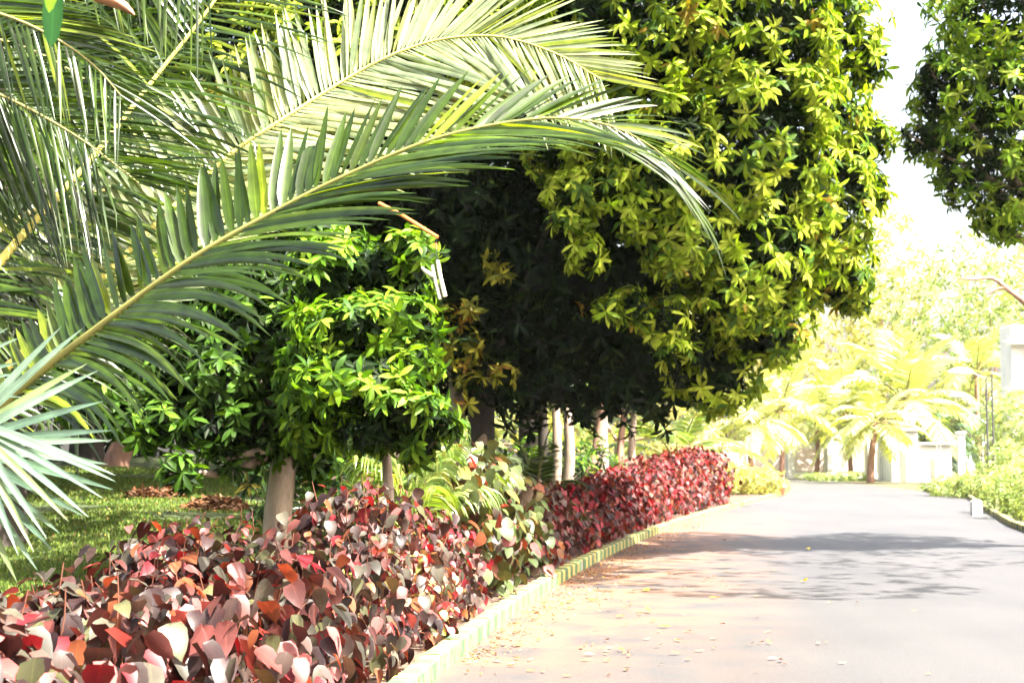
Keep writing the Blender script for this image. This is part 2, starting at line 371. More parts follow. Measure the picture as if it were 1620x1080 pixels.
def inside(P, lobes, f):
    r = np.zeros(len(P), bool)
    for c, rr in lobes: r |= (((P - c) / (np.asarray(rr) * f)) ** 2).sum(1) < 1
    return r
def noise3(P, s):
    x, y, z = P[:, 0] * s, P[:, 1] * s, P[:, 2] * s
    return (np.sin(x * 1.7 + 1.3 * np.sin(y * 1.1 + z)) + np.sin(y * 1.9 + 1.1 * np.sin(z * 1.3 + x)) + np.sin(z * 2.1 + 1.2 * np.sin(x * .9 + y * 1.4))) / 3
def crown(b, lobes, spacing, leaf, nleaf, pal, tpl=T_MANGO, fill=.6, fill_pal=None, gap=-.45, up=.45, droop=.25, clump=.16, cl_s=1.0):
    P_IN = palette([(.007, .016, .005), (.012, .026, .006), (.02, .036, .008)], [3, 3, 1])  # older dark inner leaves, with the shade of the gaps put into their colour
    """foliage whorls over the lobes' surface, a sparser fill inside"""
    for li, (c, r) in enumerate(lobes):
        r = np.asarray(r, float); area = 4 * math.pi * ((r[0] * r[1]) ** 1.6 / 3 + (r[0] * r[2]) ** 1.6 / 3 + (r[1] * r[2]) ** 1.6 / 3) ** (1 / 1.6)
        n = max(6, int(area / spacing ** 2)); d = nrm(R.normal(size=(n, 3)))
        bump = 1 + .12 * noise3(d * 2.2 + li * 7, 1.7) + clump * noise3(c + d * r, 3.4 / cl_s) + R.normal(0, .04, n)
        P = c + d * r * bump[:, None]
        keep = (~inside(P, [l for k, l in enumerate(lobes) if k != li], .86)) & (noise3(P, 1.6 / max(r.mean(), .6) + .6) > gap)
        P, dd = P[keep], d[keep]
        A = nrm(dd / r) + np.array([0, 0, up]) + .3 * R.normal(size=(len(P), 3))
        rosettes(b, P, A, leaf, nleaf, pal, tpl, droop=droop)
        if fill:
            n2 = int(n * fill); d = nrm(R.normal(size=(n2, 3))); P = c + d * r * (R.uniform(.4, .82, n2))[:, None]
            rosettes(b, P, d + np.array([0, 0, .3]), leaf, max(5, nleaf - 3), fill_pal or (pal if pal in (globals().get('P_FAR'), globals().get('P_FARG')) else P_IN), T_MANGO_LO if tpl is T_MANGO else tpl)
def limbs(b, base, fork, lobes, r0, every=1, tint=(1, 1, 1), wob=.25):
    for k, (c, r) in enumerate(lobes):
        if k % every: continue
        c = np.asarray(c, float); dd_ = np.linalg.norm(c - fork); mid = (fork + c) / 2 + R.normal(0, min(wob, dd_ * .08), 3); mid[2] += .05 * dd_
        pts = spline([fork - np.array([0, 0, .1]), fork * .7 + mid * .3, mid, c * .8 + mid * .2, c + nrm(c - fork) * np.asarray(r) * .7], 14)
        b.tube(pts, np.linspace(r0, r0 * .12, 14), 7, tint, .08)
def L(px, py, Y, r, sy=1.0, sz=1.0, sx=1.0): return (at(px, py, Y), (r * sx, r * sy, r * sz))

def make_tree(name, label, cat, base, fork, trunk_r, lobes, spacing, leaf, nleaf, pal, tpl=T_MANGO, bark='bark', group=None, flare=1.35, lean=None, every=1, fill=.6, fill_pal=None, gap=-.45, limb_r=None, mat='mango', extra=None, up=.45, droop=.25):
    base = np.array(base, float); fork = np.array(fork, float)
    t = empty(name, base, label, cat, group)
    b = MB(); mid = (base + fork) / 2 + (np.array(lean) if lean is not None else R.normal(0, .04, 3))
    pts = spline([base - np.array([0, 0, .15]), base + np.array([0, 0, .15]), mid, fork], 12)
    rr = trunk_r * np.interp(np.linspace(0, 1, 12), [0, .12, .4, 1], [flare, 1.08, 1.0, .8])
    b.tube(pts, rr, 14, (1, 1, 1), .07); b.build('trunk', M[bark], t)
    b = MB(); limbs(b, base, fork, lobes, limb_r or trunk_r * .5, every); b.build('branches', M[bark], t)
    b = MB(); crown(b, lobes, spacing, leaf, nleaf, pal, tpl, fill, fill_pal, gap, up, droop)
    if extra: extra(b)
    b.build('crown', M[mat], t)
    return t

# big mango-like tree over the lane ------------------------------------------
T1 = [L(1000, 40, 23.5, 1.7), L(1170, 40, 23.5, 1.6), L(1290, 40, 24.5, 1.05), L(1270, 180, 24.5, 1.0, 1.1), L(1335, 250, 24.4, .5), L(1275, 320, 24.5, 1.1, 1.2), L(1285, 425, 25, .92, 1.1, .72), L(1335, 445, 24.8, .42, 1, .8),
      L(1180, 230, 23.2, 1.35), L(1180, 400, 23.6, 1.15), L(1200, 500, 24.5, .8), L(1135, 585, 25, .72), L(1060, 250, 22.6, 1.0), L(1085, 360, 22.8, .75),
      L(860, 60, 24.5, 1.7), L(700, 60, 25.5, 1.7), L(540, 60, 26, 1.7), L(420, 120, 26.5, 1.6), L(930, 215, 24, 1.0), L(1110, -150, 25, 2.6), L(800, -160, 26, 2.6), L(500, -160, 27, 2.4),
      ]
T1 += [L(1375, 215, 24.5, .42), L(1372, 95, 24.5, .4), L(1368, 300, 24.5, .4), L(1350, 475, 24.8, .32, 1, .7), L(1225, 545, 24.8, .35), (np.array([4.3, 18.2, 9.7]), (2.0, 2.8, 1.1)), (np.array([1.6, 19.5, 9.9]), (1.8, 2.2, 1.1))]  # last two lobes: unseen canopy added to shade hedge and kerb
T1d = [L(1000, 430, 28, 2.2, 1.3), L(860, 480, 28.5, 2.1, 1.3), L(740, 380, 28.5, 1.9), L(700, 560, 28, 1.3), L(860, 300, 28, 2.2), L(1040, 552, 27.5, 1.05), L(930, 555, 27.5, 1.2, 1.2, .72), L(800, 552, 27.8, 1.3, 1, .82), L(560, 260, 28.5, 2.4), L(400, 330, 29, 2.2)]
T1s = [L(905, 300, 22.3, .42, 1, .8), L(905, 345, 22.2, .3), L(925, 395, 22.2, .3, 1, 1.1), L(1010, 330, 22.4, .45), L(1075, 405, 22.4, .34), L(960, 290, 22.4, .4),
       L(1000, 480, 22.6, .28), L(1050, 500, 22.8, .38), L(1070, 555, 22.8, .26), L(960, 490, 22.6, .18), L(1150, 470, 23, .45)]
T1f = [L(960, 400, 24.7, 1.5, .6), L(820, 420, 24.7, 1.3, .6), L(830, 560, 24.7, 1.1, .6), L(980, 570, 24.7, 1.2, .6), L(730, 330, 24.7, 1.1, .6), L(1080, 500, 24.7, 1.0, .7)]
T1y = [L(700, 520, 24.0, .42), L(740, 480, 24.0, .2), L(790, 430, 24.0, .16), L(735, 550, 24.0, .35), L(800, 590, 24.0, .2), L(690, 470, 24.0, .2), L(775, 400, 24.0, .16), L(910, 500, 24.0, .16), L(745, 620, 24.0, .3)]
base1 = np.array([.4 - 1.0, 25.5, 0]); base1[2] = soil_z(base1[0], base1[1])
P_T1D = palette([(.005, .011, .004), (.008, .017, .005), (.014, .024, .006)], [3, 3, 1])  # cavity shade painted into these near-black leaf colours
P_T1Y = palette([(.2, .19, .02), (.24, .13, .02), (.12, .13, .02)], [4, 1, 2])
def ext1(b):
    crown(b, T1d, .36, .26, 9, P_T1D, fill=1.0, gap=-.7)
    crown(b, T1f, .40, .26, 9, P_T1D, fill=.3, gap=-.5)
    crown(b, T1s, .24, .21, 10, P_MANGO, droop=.42, fill=.5, gap=-1)
    crown(b, T1y, .30, .21, 7, P_T1Y, fill=.2, gap=-.3)
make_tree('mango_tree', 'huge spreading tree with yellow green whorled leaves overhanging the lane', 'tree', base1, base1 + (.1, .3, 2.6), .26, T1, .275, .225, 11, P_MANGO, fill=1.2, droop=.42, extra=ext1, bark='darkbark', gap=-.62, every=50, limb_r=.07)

# near mango with broad grey trunk -------------------------------------------
def gz(p): p = np.array(p, float); p[2] = float(soil_z(p[0], p[1])); return p
T2a = [L(330, 590, 15, .7, 1, .75), L(250, 665, 14.6, .38, 1, .7), L(400, 540, 15.3, .75, 1, .75), L(335, 675, 14.6, .36, 1, .7), L(405, 670, 14.7, .3, 1, .7), L(485, 680, 15, .3, 1, .7), L(440, 450, 15.8, 1.0), L(310, 480, 16, 1.0), L(200, 560, 16, .8), L(285, 745, 14.2, .17), L(360, 725, 14.5, .14), L(215, 640, 14.8, .3), L(470, 610, 15, .45), L(425, 700, 14.9, .16), L(500, 725, 15.2, .22), L(385, 712, 14.9, .16)]
b2 = gz(at(443, 850, 15.0))
make_tree('mango_tree', 'leafy dark green tree on a stout pale trunk behind the red hedge', 'tree', b2, at(452, 700, 15.1), .15, T2a, .19, .18, 9, P_MANGO_GD, fill=.8, gap=-.5)
T2b = [L(640, 398, 14, .34, 1, .55), L(590, 430, 14.2, .45, 1, .6), L(655, 452, 13.9, .2, 1, .6), L(620, 500, 13.6, .42, 1, .5), L(560, 520, 13.5, .5, 1, .55), L(670, 520, 13.5, .17, 1, .6), L(640, 575, 13.4, .36, 1, .45), L(560, 600, 13.3, .5, 1, .5), L(640, 640, 13.2, .36, 1, .5), L(700, 672, 13.2, .18, 1, .6), L(590, 680, 13.3, .4, 1, .45), L(520, 670, 13.7, .34, 1, .6), L(530, 450, 14.3, .5), L(500, 590, 13.9, .35), L(660, 700, 13.4, .18)]
b2b = gz(at(596, 850, 13.7))
make_tree('mango_tree', 'bright green young tree on a thin grey stem above the hedge', 'tree', b2b, at(605, 640, 13.8), .05, T2b, .17, .165, 10, P_MANGO_G, fill=.9, gap=-.35, limb_r=.03, flare=1.15)

# tree at upper right ----------------------------------------------------------
T3 = [L(1570, 40, 25.2, 0.97, 1.7), L(1500, 150, 25.2, 0.63, 1.7), L(1585, 160, 25.2, 0.92, 1.7), L(1475, 215, 25.2, 0.46, 1, .7), L(1540, 245, 25.2, 0.71, 1.7), L(1600, 320, 25.2, 0.59, 1.7), L(1530, 290, 25.2, 0.42, 1.7), L(1680, 100, 25.2, 1.26, 1.7), L(1690, 250, 25.6, 1.09, 1.7), L(1620, -90, 25.6, 1.51, 1.7), L(1800, 180, 26.5, 1.43, 1.7)]
T3 += [L(1452, 222, 25.2, .38, 1, .7), L(1585, 345, 25.2, .38, 1.7), L(1480, 120, 25.2, .4, 1.7)]
b3 = np.array([11.0, 26, .0])
make_tree('mango_tree', 'tree with dense green foliage reaching in from the right above the lane', 'tree', b3, b3 + (.1, 0, 3.6), .24, T3, .27, .20, 10, P_MANGO_S, fill=.6, gap=-.3, extra=lambda b: crown(b, [(np.array([8.4, 17.5, 10.3]), (2.8, 4.2, 1.0)), (np.array([11.5, 21.5, 10.6]), (2.6, 3.2, 1.2))], .42, .2, 8, P_MANGO_S, fill=.1, gap=.05))  # extra: unseen sparse canopy added to dapple the lane with shade

# ------------------------------------------------------------------ copperleaf hedge
P_COP = palette([(.022, .009, .009), (.048, .028, .022), (.055, .048, .034), (.17, .010, .015), (.21, .065, .06), (.19, .055, .022), (.075, .022, .018), (.07, .07, .03)], [4, 4.2, 4.2, 1.0, 3.2, 1.3, 3, 1.8], .25, False)  # leaf colours; the grey and pink ones also have sheen painted in
P_COPG = palette([(.045, .065, .016), (.06, .08, .022), (.045, .03, .02), (.18, .05, .018), (.2, .05, .045), (.13, .11, .025)], [5, 4, 2, 1, .7, 1], .2, False)  # olive leaf colours darkened to carry the shade on these shrubs
P_COPM = palette([(.035, .014, .014), (.075, .045, .035), (.18, .012, .02), (.2, .06, .055), (.08, .06, .045), (.2, .07, .02)], [4, 3, 2, 1, 2, 1], .2, False)
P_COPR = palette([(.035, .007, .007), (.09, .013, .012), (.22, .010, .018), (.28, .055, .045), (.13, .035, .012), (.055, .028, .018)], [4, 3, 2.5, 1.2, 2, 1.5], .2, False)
P_COPV = palette([(.32, .26, .11), (.34, .2, .14), (.3, .1, .09), (.45, .1, .12), (.3, .33, .08), (.14, .07, .06)], [3, 3, 2, 2, 2, 2], .15, False)
def shrub(name, label, cx, cy, rx_, ry_, h, n, leaf, pal, tpl=T_COPPER, yaw=0.0, group='red leaved shrubs in the hedge along the kerb', sprigs=10, zc=.0, boxy=2.6, cat='shrub'):
    z0 = float(soil_z(cx, cy)); base = np.array([cx, cy, z0]); t = empty(name, base, label, cat, group)
    c, s = math.cos(yaw), math.sin(yaw)
    def W(P): return base + np.stack([P[:, 0] * c - P[:, 1] * s, P[:, 0] * s + P[:, 1] * c, P[:, 2]], 1)
    d = nrm(R.normal(size=(n, 3))); d[:, 2] = np.where(d[:, 2] < -.72, -d[:, 2], d[:, 2])
    e = boxy; k = (np.abs(d) ** e).sum(1) ** (-1 / e); q = d * k[:, None]
    shell = R.choice([1.0, .84, .66], n, p=[.55, .27, .18]) * (1 + R.normal(0, .07, n)) * (1 + .13 * noise3(q * 3 + cx * 3 + cy, 1.5))
    P = q * shell[:, None] * np.array([rx_, ry_, h * .56]); P[:, 2] += h * .44; P[:, 2] = np.maximum(P[:, 2], .05 + .1 * R.random(n))
    out = nrm(q / np.array([rx_, ry_, h * .56]))
    if h * .5 < rx_: pass
    hz = nrm(R.normal(size=(n, 3)) * [1, 1, 0])
    D = out * .35 * [1, 1, .3] + hz * .7 + np.array([0, 0, -.62]) + R.normal(0, .22, (n, 3)); D[:, 2] -= .35 * (1 - np.clip(P[:, 2] / h, 0, 1))
    Nn = out * .6 + hz * .55 + np.array([0, 0, .55]) + R.normal(0, .36, (n, 3))
    Pw = W(P); Dw = W(D) - base; Nw = W(Nn) - base
    st = MB(); allP = [Pw]; b = MB()
    ns = max(10, int(n / 26)); pick = R.choice(n, ns, replace=False)
    for i in pick:
        tip = Pw[i]; foot = base + (tip - base) * [.35, .35, 0] + R.normal(0, .05, 3) * [1, 1, 0]; foot[2] = z0 - .02
        mid = foot * .45 + tip * .55 + R.normal(0, .03, 3); mid[2] += .04
        st.tube(spline([foot, mid, tip], 7), np.linspace(.009, .003, 7), 5, (.4, .28, .28))
    place(b, tpl, Pw, Dw, Nw, leaf * R.uniform(.6, 1.15, n), pal(n), R.uniform(.85, 1.12, n))
    for j in range(sprigs):       # upright shoots standing out of the top
        a = R.uniform(0, 6.28); rr = R.uniform(.1, .85); p0 = np.array([[math.cos(a) * rr * rx_, math.sin(a) * rr * ry_, h * .85]])
        p1 = p0 + [[R.normal(0, .05), R.normal(0, .05), h * .15 + R.uniform(.06, .2)]]
        A0, A1 = W(p0)[0], W(p1)[0]; st.tube(spline([A0, (A0 + A1) / 2 + R.normal(0, .012, 3), A1], 6), np.linspace(.005, .003, 6), 5, (.3, .22, .22))
        m = 8; f = np.linspace(.3, 1, m); pp = A0 + (A1 - A0) * f[:, None]; az = np.arange(m) * 2.4 + R.random() * 6
        dd = np.stack([np.cos(az), np.sin(az), R.uniform(-.75, .1, m)], 1)
        place(b, tpl, pp + dd * .04, dd, np.array([0, 0, 1.]) + R.normal(0, .3, (m, 3)), leaf * R.uniform(.65, 1.05, m) * np.linspace(1.05, .6, m), pal(m), R.uniform(.85, 1.1, m))
    b.build('foliage', M['copper'], t); st.build('stems', M['twig'], t)
    return t
def hs(Y, s): return float(kx(Y)) - s, Y
G1 = 'red leaved shrubs in the hedge along the kerb'
HL = [
 # Y, s, rx, ry, h, n, leaf, pal, tpl, label
 (5.6, 1.0, .85, .85, .82, 620, 0.162, P_COP, T_COPPER, 'red and pink copperleaf shrub cut off by the bottom edge of the photo'),
 (6.7, 2.0, .85, .8, .8, 540, 0.168, P_COP, T_COPPER, 'pink edged copperleaf shrub at the lower left corner'),
 (7.3, 1.05, .8, .85, .84, 600, 0.162, P_COP, T_COPPER, 'grey green and scarlet copperleaf shrub in the middle of the near hedge'),
 (8.6, 2.25, .75, .75, .66, 480, 0.157, P_COP, T_COPPER, 'copperleaf shrub in front of the lawn with drooping pink leaves'),
 (8.9, 1.15, .75, .8, .88, 560, 0.162, P_COP, T_COPPER, 'maroon copperleaf shrub in front of the stout pale trunk'),
 (10.6, 1.75, .6, .7, .95, 580, .13, P_COP, T_COPPER, 'taller coppery shrub with upright shoots before the stout pale trunk'),
 (10.6, .92, .62, .8, .84, 520, .125, P_COP, T_COPPER, 'dark maroon shrub beside the first pale blocks of the kerb'),
 (12.4, 1.7, .7, .8, 1.18, 560, .13, P_COP, T_COPPER, 'coppery shrub around the base of the stout pale trunk'),
 (12.6, .78, .52, .6, .7, 520, .085, P_COPV, T_ROUND, 'low cream and pink variegated shrub spilling onto the kerb'),
 (14.2, .85, .55, .75, .86, 560, .10, P_COPM, T_COPPER, 'small leaved maroon shrub behind the pale variegated shrub'),
 (16.6, 1.0, .85, 1.15, 1.62, 800, .17, P_COPG, T_ROUND, 'olive green large leaved shrub with orange and pink patches'),
 (18.8, .95, .68, 1.0, 1.32, 560, .16, P_COPG, T_ROUND, 'green and salmon shrub hanging over the kerb beside its olive neighbour'),
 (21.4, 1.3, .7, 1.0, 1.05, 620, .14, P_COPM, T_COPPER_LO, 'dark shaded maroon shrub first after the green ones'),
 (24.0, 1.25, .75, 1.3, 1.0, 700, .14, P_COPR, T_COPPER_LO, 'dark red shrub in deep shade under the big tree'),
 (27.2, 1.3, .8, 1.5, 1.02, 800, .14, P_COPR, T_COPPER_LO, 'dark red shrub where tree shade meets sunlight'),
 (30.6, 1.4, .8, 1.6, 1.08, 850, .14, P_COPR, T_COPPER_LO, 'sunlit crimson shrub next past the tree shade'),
 (34.4, 1.5, .9, 1.8, 1.25, 900, .15, P_COPR, T_COPPER_LO, 'sunlit crimson shrub near the mid hedge palm frond'),
 (38.6, 1.6, .9, 2.0, 1.45, 1000, .15, P_COPR, T_COPPER_LO, 'tall crimson shrub third from the far end of the hedge'),
 (43.0, 1.6, .9, 2.1, 1.6, 1000, .16, P_COPR, T_COPPER_LO, 'tall crimson shrub second from the far end of the hedge'),
 (47.2, 1.5, .9, 1.9, 1.72, 1100, .16, P_COPR, T_COPPER_LO, 'tall crimson shrub that ends the hedge')]
for (Y, s, rx_, ry_, h, n, lf, pal, tpl, lab) in HL:
    x, y = hs(Y, rx_ + .12 if s < 1.75 else s); sl = float(kx(Y + .5) - kx(Y - .5))
    shrub('copperleaf_shrub', lab, x, y, rx_, ry_, h, int(n * 1.25), lf, pal, tpl, yaw=-math.atan(sl), group=G1, sprigs=9 if Y < 16 else 4)

# ------------------------------------------------------------------ palms
def ribbon(b, P0, D0, Wd, length, width, grav, tint, K=8, fold=.3, kink=None, wind=None):
    """long leaflets: start P0, direction D0, width direction Wd"""
    m = len(P0); D0 = nrm(D0); t = np.linspace(0, 1, K)
    g = np.broadcast_to(np.asarray(grav, float), (m,))[:, None]
    D = D0[:, None] + np.array([0, 0, -1.])[None, None] * (g * t[None] ** 1.6)[..., None]
    if kink is not None:
        kk = np.clip((t[None] - kink[:, 0:1]) * 6, 0, 1) * kink[:, 1:2]; D = D * (1 - kk[..., None] * .85) + np.array([0, 0, -1.]) * kk[..., None]
    if wind is not None: D = D + np.asarray(wind)[None, None] * (t ** 1.5)[None, :, None]
    D = nrm(D); step = (np.asarray(length)[:, None] / (K - 1))
    C = P0[:, None] + np.concatenate([np.zeros((m, 1, 3)), np.cumsum(D[:, :-1] * step[..., None], 1)], 1)
    Wd = np.broadcast_to(Wd, (m, 3))[:, None]; X = nrm(Wd - (Wd * D).sum(-1, keepdims=True) * D); Z = np.cross(X, D)
    wp = np.interp(t, [0, .06, .3, .6, .85, 1], [.35, .85, 1, .82, .45, .03])
    w = np.asarray(width)[:, None] * wp[None] * .5
    V = np.stack([C - X * w[..., None] + Z * (fold * w)[..., None], C, C + X * w[..., None] + Z * (fold * w)[..., None]], 2)
    base = (np.arange(m) * K * 3)[:, None, None]; q = np.array([(i * 3 + k, i * 3 + k + 1, i * 3 + 4 + k, i * 3 + 3 + k) for i in range(K - 1) for k in (0, 1)])
    Q = (q[None] + base).reshape(-1, 4)
    uv = np.zeros((m, K, 3, 2)); uv[..., 0, 0] = -1; uv[..., 2, 0] = 1; uv[..., 1] = t[None, :, None]
    b.add(V, quads=Q, tint=np.repeat(np.broadcast_to(tint, (m, 3)), K * 3, 0), uv=uv)
def ip(v, t):
    v = np.asarray(v, float)
    if v.ndim == 0: return np.full(len(t), float(v))
    if v.ndim == 1: return np.interp(t, np.linspace(0, 1, len(v)), v)
    return np.stack([np.interp(t, np.linspace(0, 1, len(v)), v[:, k]) for k in range(v.shape[1])], 1)
def frond(parent, pts, n=80, len_=(.5, .9, .9, .5), width=.04, sideA=(0, 0, 1), sideB=(0, -1, -.3), fwdA=(.5, .5, 1), fwdB=(.5, .7, 1.2), gravA=.2, gravB=.5, r0=.035, r1=.004, t0=.12, pal=None, lenB=None, K=8, fold=.3, kink=.06, jit=.07, skip=.0, sides=8, wmul=(1, 1, .8, .5), rtint=(1, 1, 1), tw=.25, nB=None, widthB=None):
    pts = spline(pts, 60); i = np.linspace(0, 59, 60) / 59; TG0 = np.gradient(pts, axis=0); b = MB()
    for side, fw, gr, ln, n_, wd_ in ((sideA, fwdA, gravA, len_, n, width), (sideB, fwdB, gravB, lenB or len_, nB or n, widthB or width)):
        tt = np.linspace(t0, 1, n_); u = (tt - t0) / (1 - t0)
        P = np.stack([np.interp(tt, i, pts[:, k]) for k in range(3)], 1); TG = nrm(np.stack([np.interp(tt, i, TG0[:, k]) for k in range(3)], 1))
        S = ip(side, u) if np.asarray(side).ndim > 1 else np.broadcast_to(np.asarray(side, float), (n_, 3))
        S = nrm(S - (S * TG).sum(1, keepdims=True) * TG)
        f = ip(fw, u)[:, None] + R.normal(0, jit, (n_, 1)); D = nrm(S + f * TG + R.normal(0, jit * .7, (n_, 3)))
        Lg = ip(ln, u) * R.uniform(.88, 1.08, n_); g = ip(gr, u) * R.uniform(.75, 1.25, n_)
        kk = np.stack([R.uniform(.35, .9, n_), (R.random(n_) < kink) * 1.0], 1)
        keep = R.random(n_) >= skip
        Wd = TG * .9 + R.normal(0, tw, (n_, 3)); t_ = (pal or P_PALM)(n_); rb = np.interp(tt, [0, 1], [r0, r1])
        ribbon(b, (P + S * rb[:, None] * .6)[keep], D[keep], Wd[keep], Lg[keep], (wd_ * ip(wmul, u) * R.uniform(.8, 1.15, n_))[keep], g[keep], t_[keep], K, fold, kk[keep])
    o = b.build('frond', M['palm'], parent)
    m = MB(); m.tube(pts, np.interp(i, [0, .1, .5, 1], [r0 * 1.3, r0, r0 * .5, r1]), sides, rtint); m.build('midrib', M['rachis'], o)
    return o
P_PALM = palette([(.018, .036, .004), (.03, .055, .005), (.055, .09, .007), (.12, .16, .012)], [4, 4, 2, .6], .15, False)
P_PALMP = palette([(.14, .18, .10), (.18, .21, .11), (.22, .24, .10)], [3, 3, 2], .1, False)
P_PALMD = palette([(.014, .03, .005), (.026, .048, .007), (.045, .075, .010)], [4, 3, 1], .15, False)
def pp(l): return [at(*a) for a in l]

palm = empty('coconut_palm', gz((-4.3, 8.9, 0)), 'young coconut palm whose long arching fronds sweep in from the left', 'palm tree')
b = MB(); pb = np.array(palm.location); b.tube(spline([pb - (0, 0, .1), pb + (.03, 0, .5), pb + (.12, -.1, 1.2)], 12), np.interp(np.linspace(0, 1, 12), [0, .3, 1], [.24, .17, .15]), 12, (.8, .8, .8), .08); b.build('trunk', M['bark'], palm)
# front frond, blades standing up on the far side and hanging forward on the near side
frond(palm, pp([(-220, 790, 8.9), (-60, 690, 8.8), (60, 592, 8.7), (140, 530, 8.6), (300, 412, 8.4), (440, 332, 8.3), (560, 272, 8.2), (700, 216, 8.1), (850, 188, 8.1), (950, 195, 8.15), (1020, 225, 8.2), (1075, 268, 8.25)]),
      n=80, nB=118, widthB=.042, t0=.20, len_=(.3, .5, .56, .56, .52, .52, .55, .55, .5), lenB=(.85, 1.1, 1.2, 1.25, 1.2, 1.1, .92, .75, .62), sideA=[(-.1, .3, .9), (0, .35, .9), (.0, .4, .9), (0, .5, .8), (0, .6, .5)], sideB=[(.1, -.5, -.8), (.1, -.7, -.6), (.1, -.8, -.45), (0, -.8, -.6), (0, -.5, -.9)],
      fwdA=(-.05, .0, .15, .5, 1.1, 2.1, 3.3), fwdB=(.7, 1.0, 1.3, 1.6, 1.6, 1.6, 1.8), gravA=(-.1, -.1, -.1, .0, .1, .5), gravB=(1.0, .6, .3, .2, .5, .7), width=.068, r0=.034, r1=.004, wmul=(.9, 1.1, 1.1, 1, .8, .55, .35), kink=.015, rtint=(.7, .75, .5))
# frond behind it: pale underside, plus backlight painted into its leaflet colour
frond(palm, pp([(-150, 700, 9.4), (0, 590, 9.6), (150, 450, 9.9), (290, 312, 10.1), (370, 240, 10.2), (430, 200, 10.2), (540, 130, 10.3), (620, 87, 10.3), (700, 62, 10.3), (790, 58, 10.2), (880, 85, 10.1), (950, 125, 10.0)]),
      n=135, nB=160, widthB=.04, t0=.22, len_=(.5, .6, .65, .7, .7, .65, .6, .5), lenB=(.8, 1.0, 1.15, 1.25, 1.2, 1.1, .9, .6), sideA=[(-.45, .2, .9), (-.35, .2, .9), (-.2, .2, .95), (0, .3, .9), (0, .3, .9)], sideB=[(.2, -.4, -.7), (.25, -.4, -.75), (.2, -.4, -.8), (.1, -.4, -.8)],
      fwdA=(.1, .15, .2, .4, .8, 1.6, 2.5), fwdB=(1.0, 1.0, .95, .8, .8, .9, 1.4), gravA=(-.1, 0, 0, .1), gravB=(.1, .1, .2, .3), width=.046, r0=.03, wmul=(1, 1.1, 1.1, 1, .8, .5), pal=P_PALMP, kink=.03, rtint=(2.2, 2.2, 1.6))
# steep frond at the left
frond(palm, pp([(-180, 720, 9.2), (-80, 520, 9.6), (0, 415, 9.9), (60, 345, 10.1), (150, 245, 10.3), (240, 130, 10.5), (330, 15, 10.6), (400, -90, 10.7), (470, -170, 10.6)]),
      n=90, t0=.2, len_=(.7, .9, .9, .8), lenB=(.8, 1.1, 1.2, 1.1, .8), sideA=[(-.8, .2, .4), (-.7, .2, .6)], sideB=[(.9, -.3, -.1), (.9, -.3, 0), (.8, -.2, .1)], fwdA=(.3, .4, .6), fwdB=(.1, .1, .2, .4), gravA=(.5, .5), gravB=(.35, .3, .3), width=.036, r0=.042, kink=.25, rtint=(2.0, 2.0, 1.4))
# lower fronds spraying over the base
frond(palm, pp([(-160, 760, 8.8), (-60, 640, 9.3), (40, 560, 9.8), (120, 480, 10.2), (190, 420, 10.5), (260, 380, 10.8)]), n=60, t0=.15, len_=(.5, .8, .8, .5), sideA=[(-.6, .2, .7)] * 2, sideB=[(.8, -.2, -.5)] * 2, fwdA=(.3, .6), fwdB=(.3, .8), gravA=1.0, gravB=.9, width=.03, kink=.35, pal=P_PALM, r0=.035, rtint=(1.3, 1.2, 1))
frond(palm, pp([(-200, 640, 9.8), (-60, 420, 10.4), (60, 330, 11), (180, 300, 11.4), (300, 310, 11.7), (400, 360, 11.9)]), n=80, t0=.12, len_=(.6, .9, .9, .5), sideA=[(-.2, .3, .8)] * 2, sideB=[(.2, -.2, -.9)] * 2, fwdA=(.5, 1.5), fwdB=(.6, 1.2), gravA=.6, gravB=.4, width=.034, kink=.1, pal=P_PALMD)

palm2 = empty('coconut_palm', gz((-7.4, 10.2, 0)), 'taller coconut palm outside the left edge with dark fronds hanging in at upper left', 'palm tree')
pb = np.array(palm2.location); top = np.array([-6.6, 10.0, 4.1])
b = MB(); b.tube(spline([pb - (0, 0, .1), pb + (.1, 0, 1.5), top - (0, 0, .1)], 16), np.interp(np.linspace(0, 1, 16), [0, .2, 1], [.26, .17, .13]), 12, (.8, .8, .8), .06); b.build('trunk', M['bark'], palm2)
def from_top(l): return [top] + pp(l)
frond(palm2, from_top([(-340, 60, 9.4), (-150, -15, 8.6), (0, 22, 8.2), (90, 62, 8.1), (150, 105, 8.1), (190, 150, 8.1)]), n=110, t0=.12, len_=(.6, .8, .95, 1.0, .8, .5), lenB=(.6, .8, .8, .7, .5), sideA=[(.3, .2, .6), (.4, .2, .5), (.6, .1, .2)], sideB=[(.25, -.3, -.9), (.45, -.3, -.8), (.3, -.2, -.9)], fwdA=(.8, 1.2, 2.5, 3), fwdB=(.6, .7, .8, 1.2), gravA=(.3, .25), gravB=.25, width=.034, kink=.03)
frond(palm2, from_top([(-330, 120, 10.2), (-150, 90, 10), (0, 150, 9.8), (120, 215, 9.7), (220, 290, 9.6)]), n=120, t0=.15, len_=(.8, 1.2, 1.3, .9), sideA=[(.6, .1, .4)] * 2, sideB=[(.8, -.2, -.6)] * 2, fwdA=(1.0, 2.2), fwdB=(.9, 1.3), gravA=.2, gravB=.2, width=.034, pal=P_PALMD)
frond(palm2, from_top([(-300, -60, 10), (-150, -160, 9.8), (60, -150, 9.6), (220, -90, 9.5), (330, -10, 9.4)]), n=90, t0=.15, len_=(.7, .9, .9, .6), sideA=[(.2, .1, .9)] * 2, sideB=[(0, -.1, -1)] * 2, fwdA=(.8, 1.8), fwdB=(.4, .9), gravA=.3, gravB=.2, width=.034, pal=P_PALM)
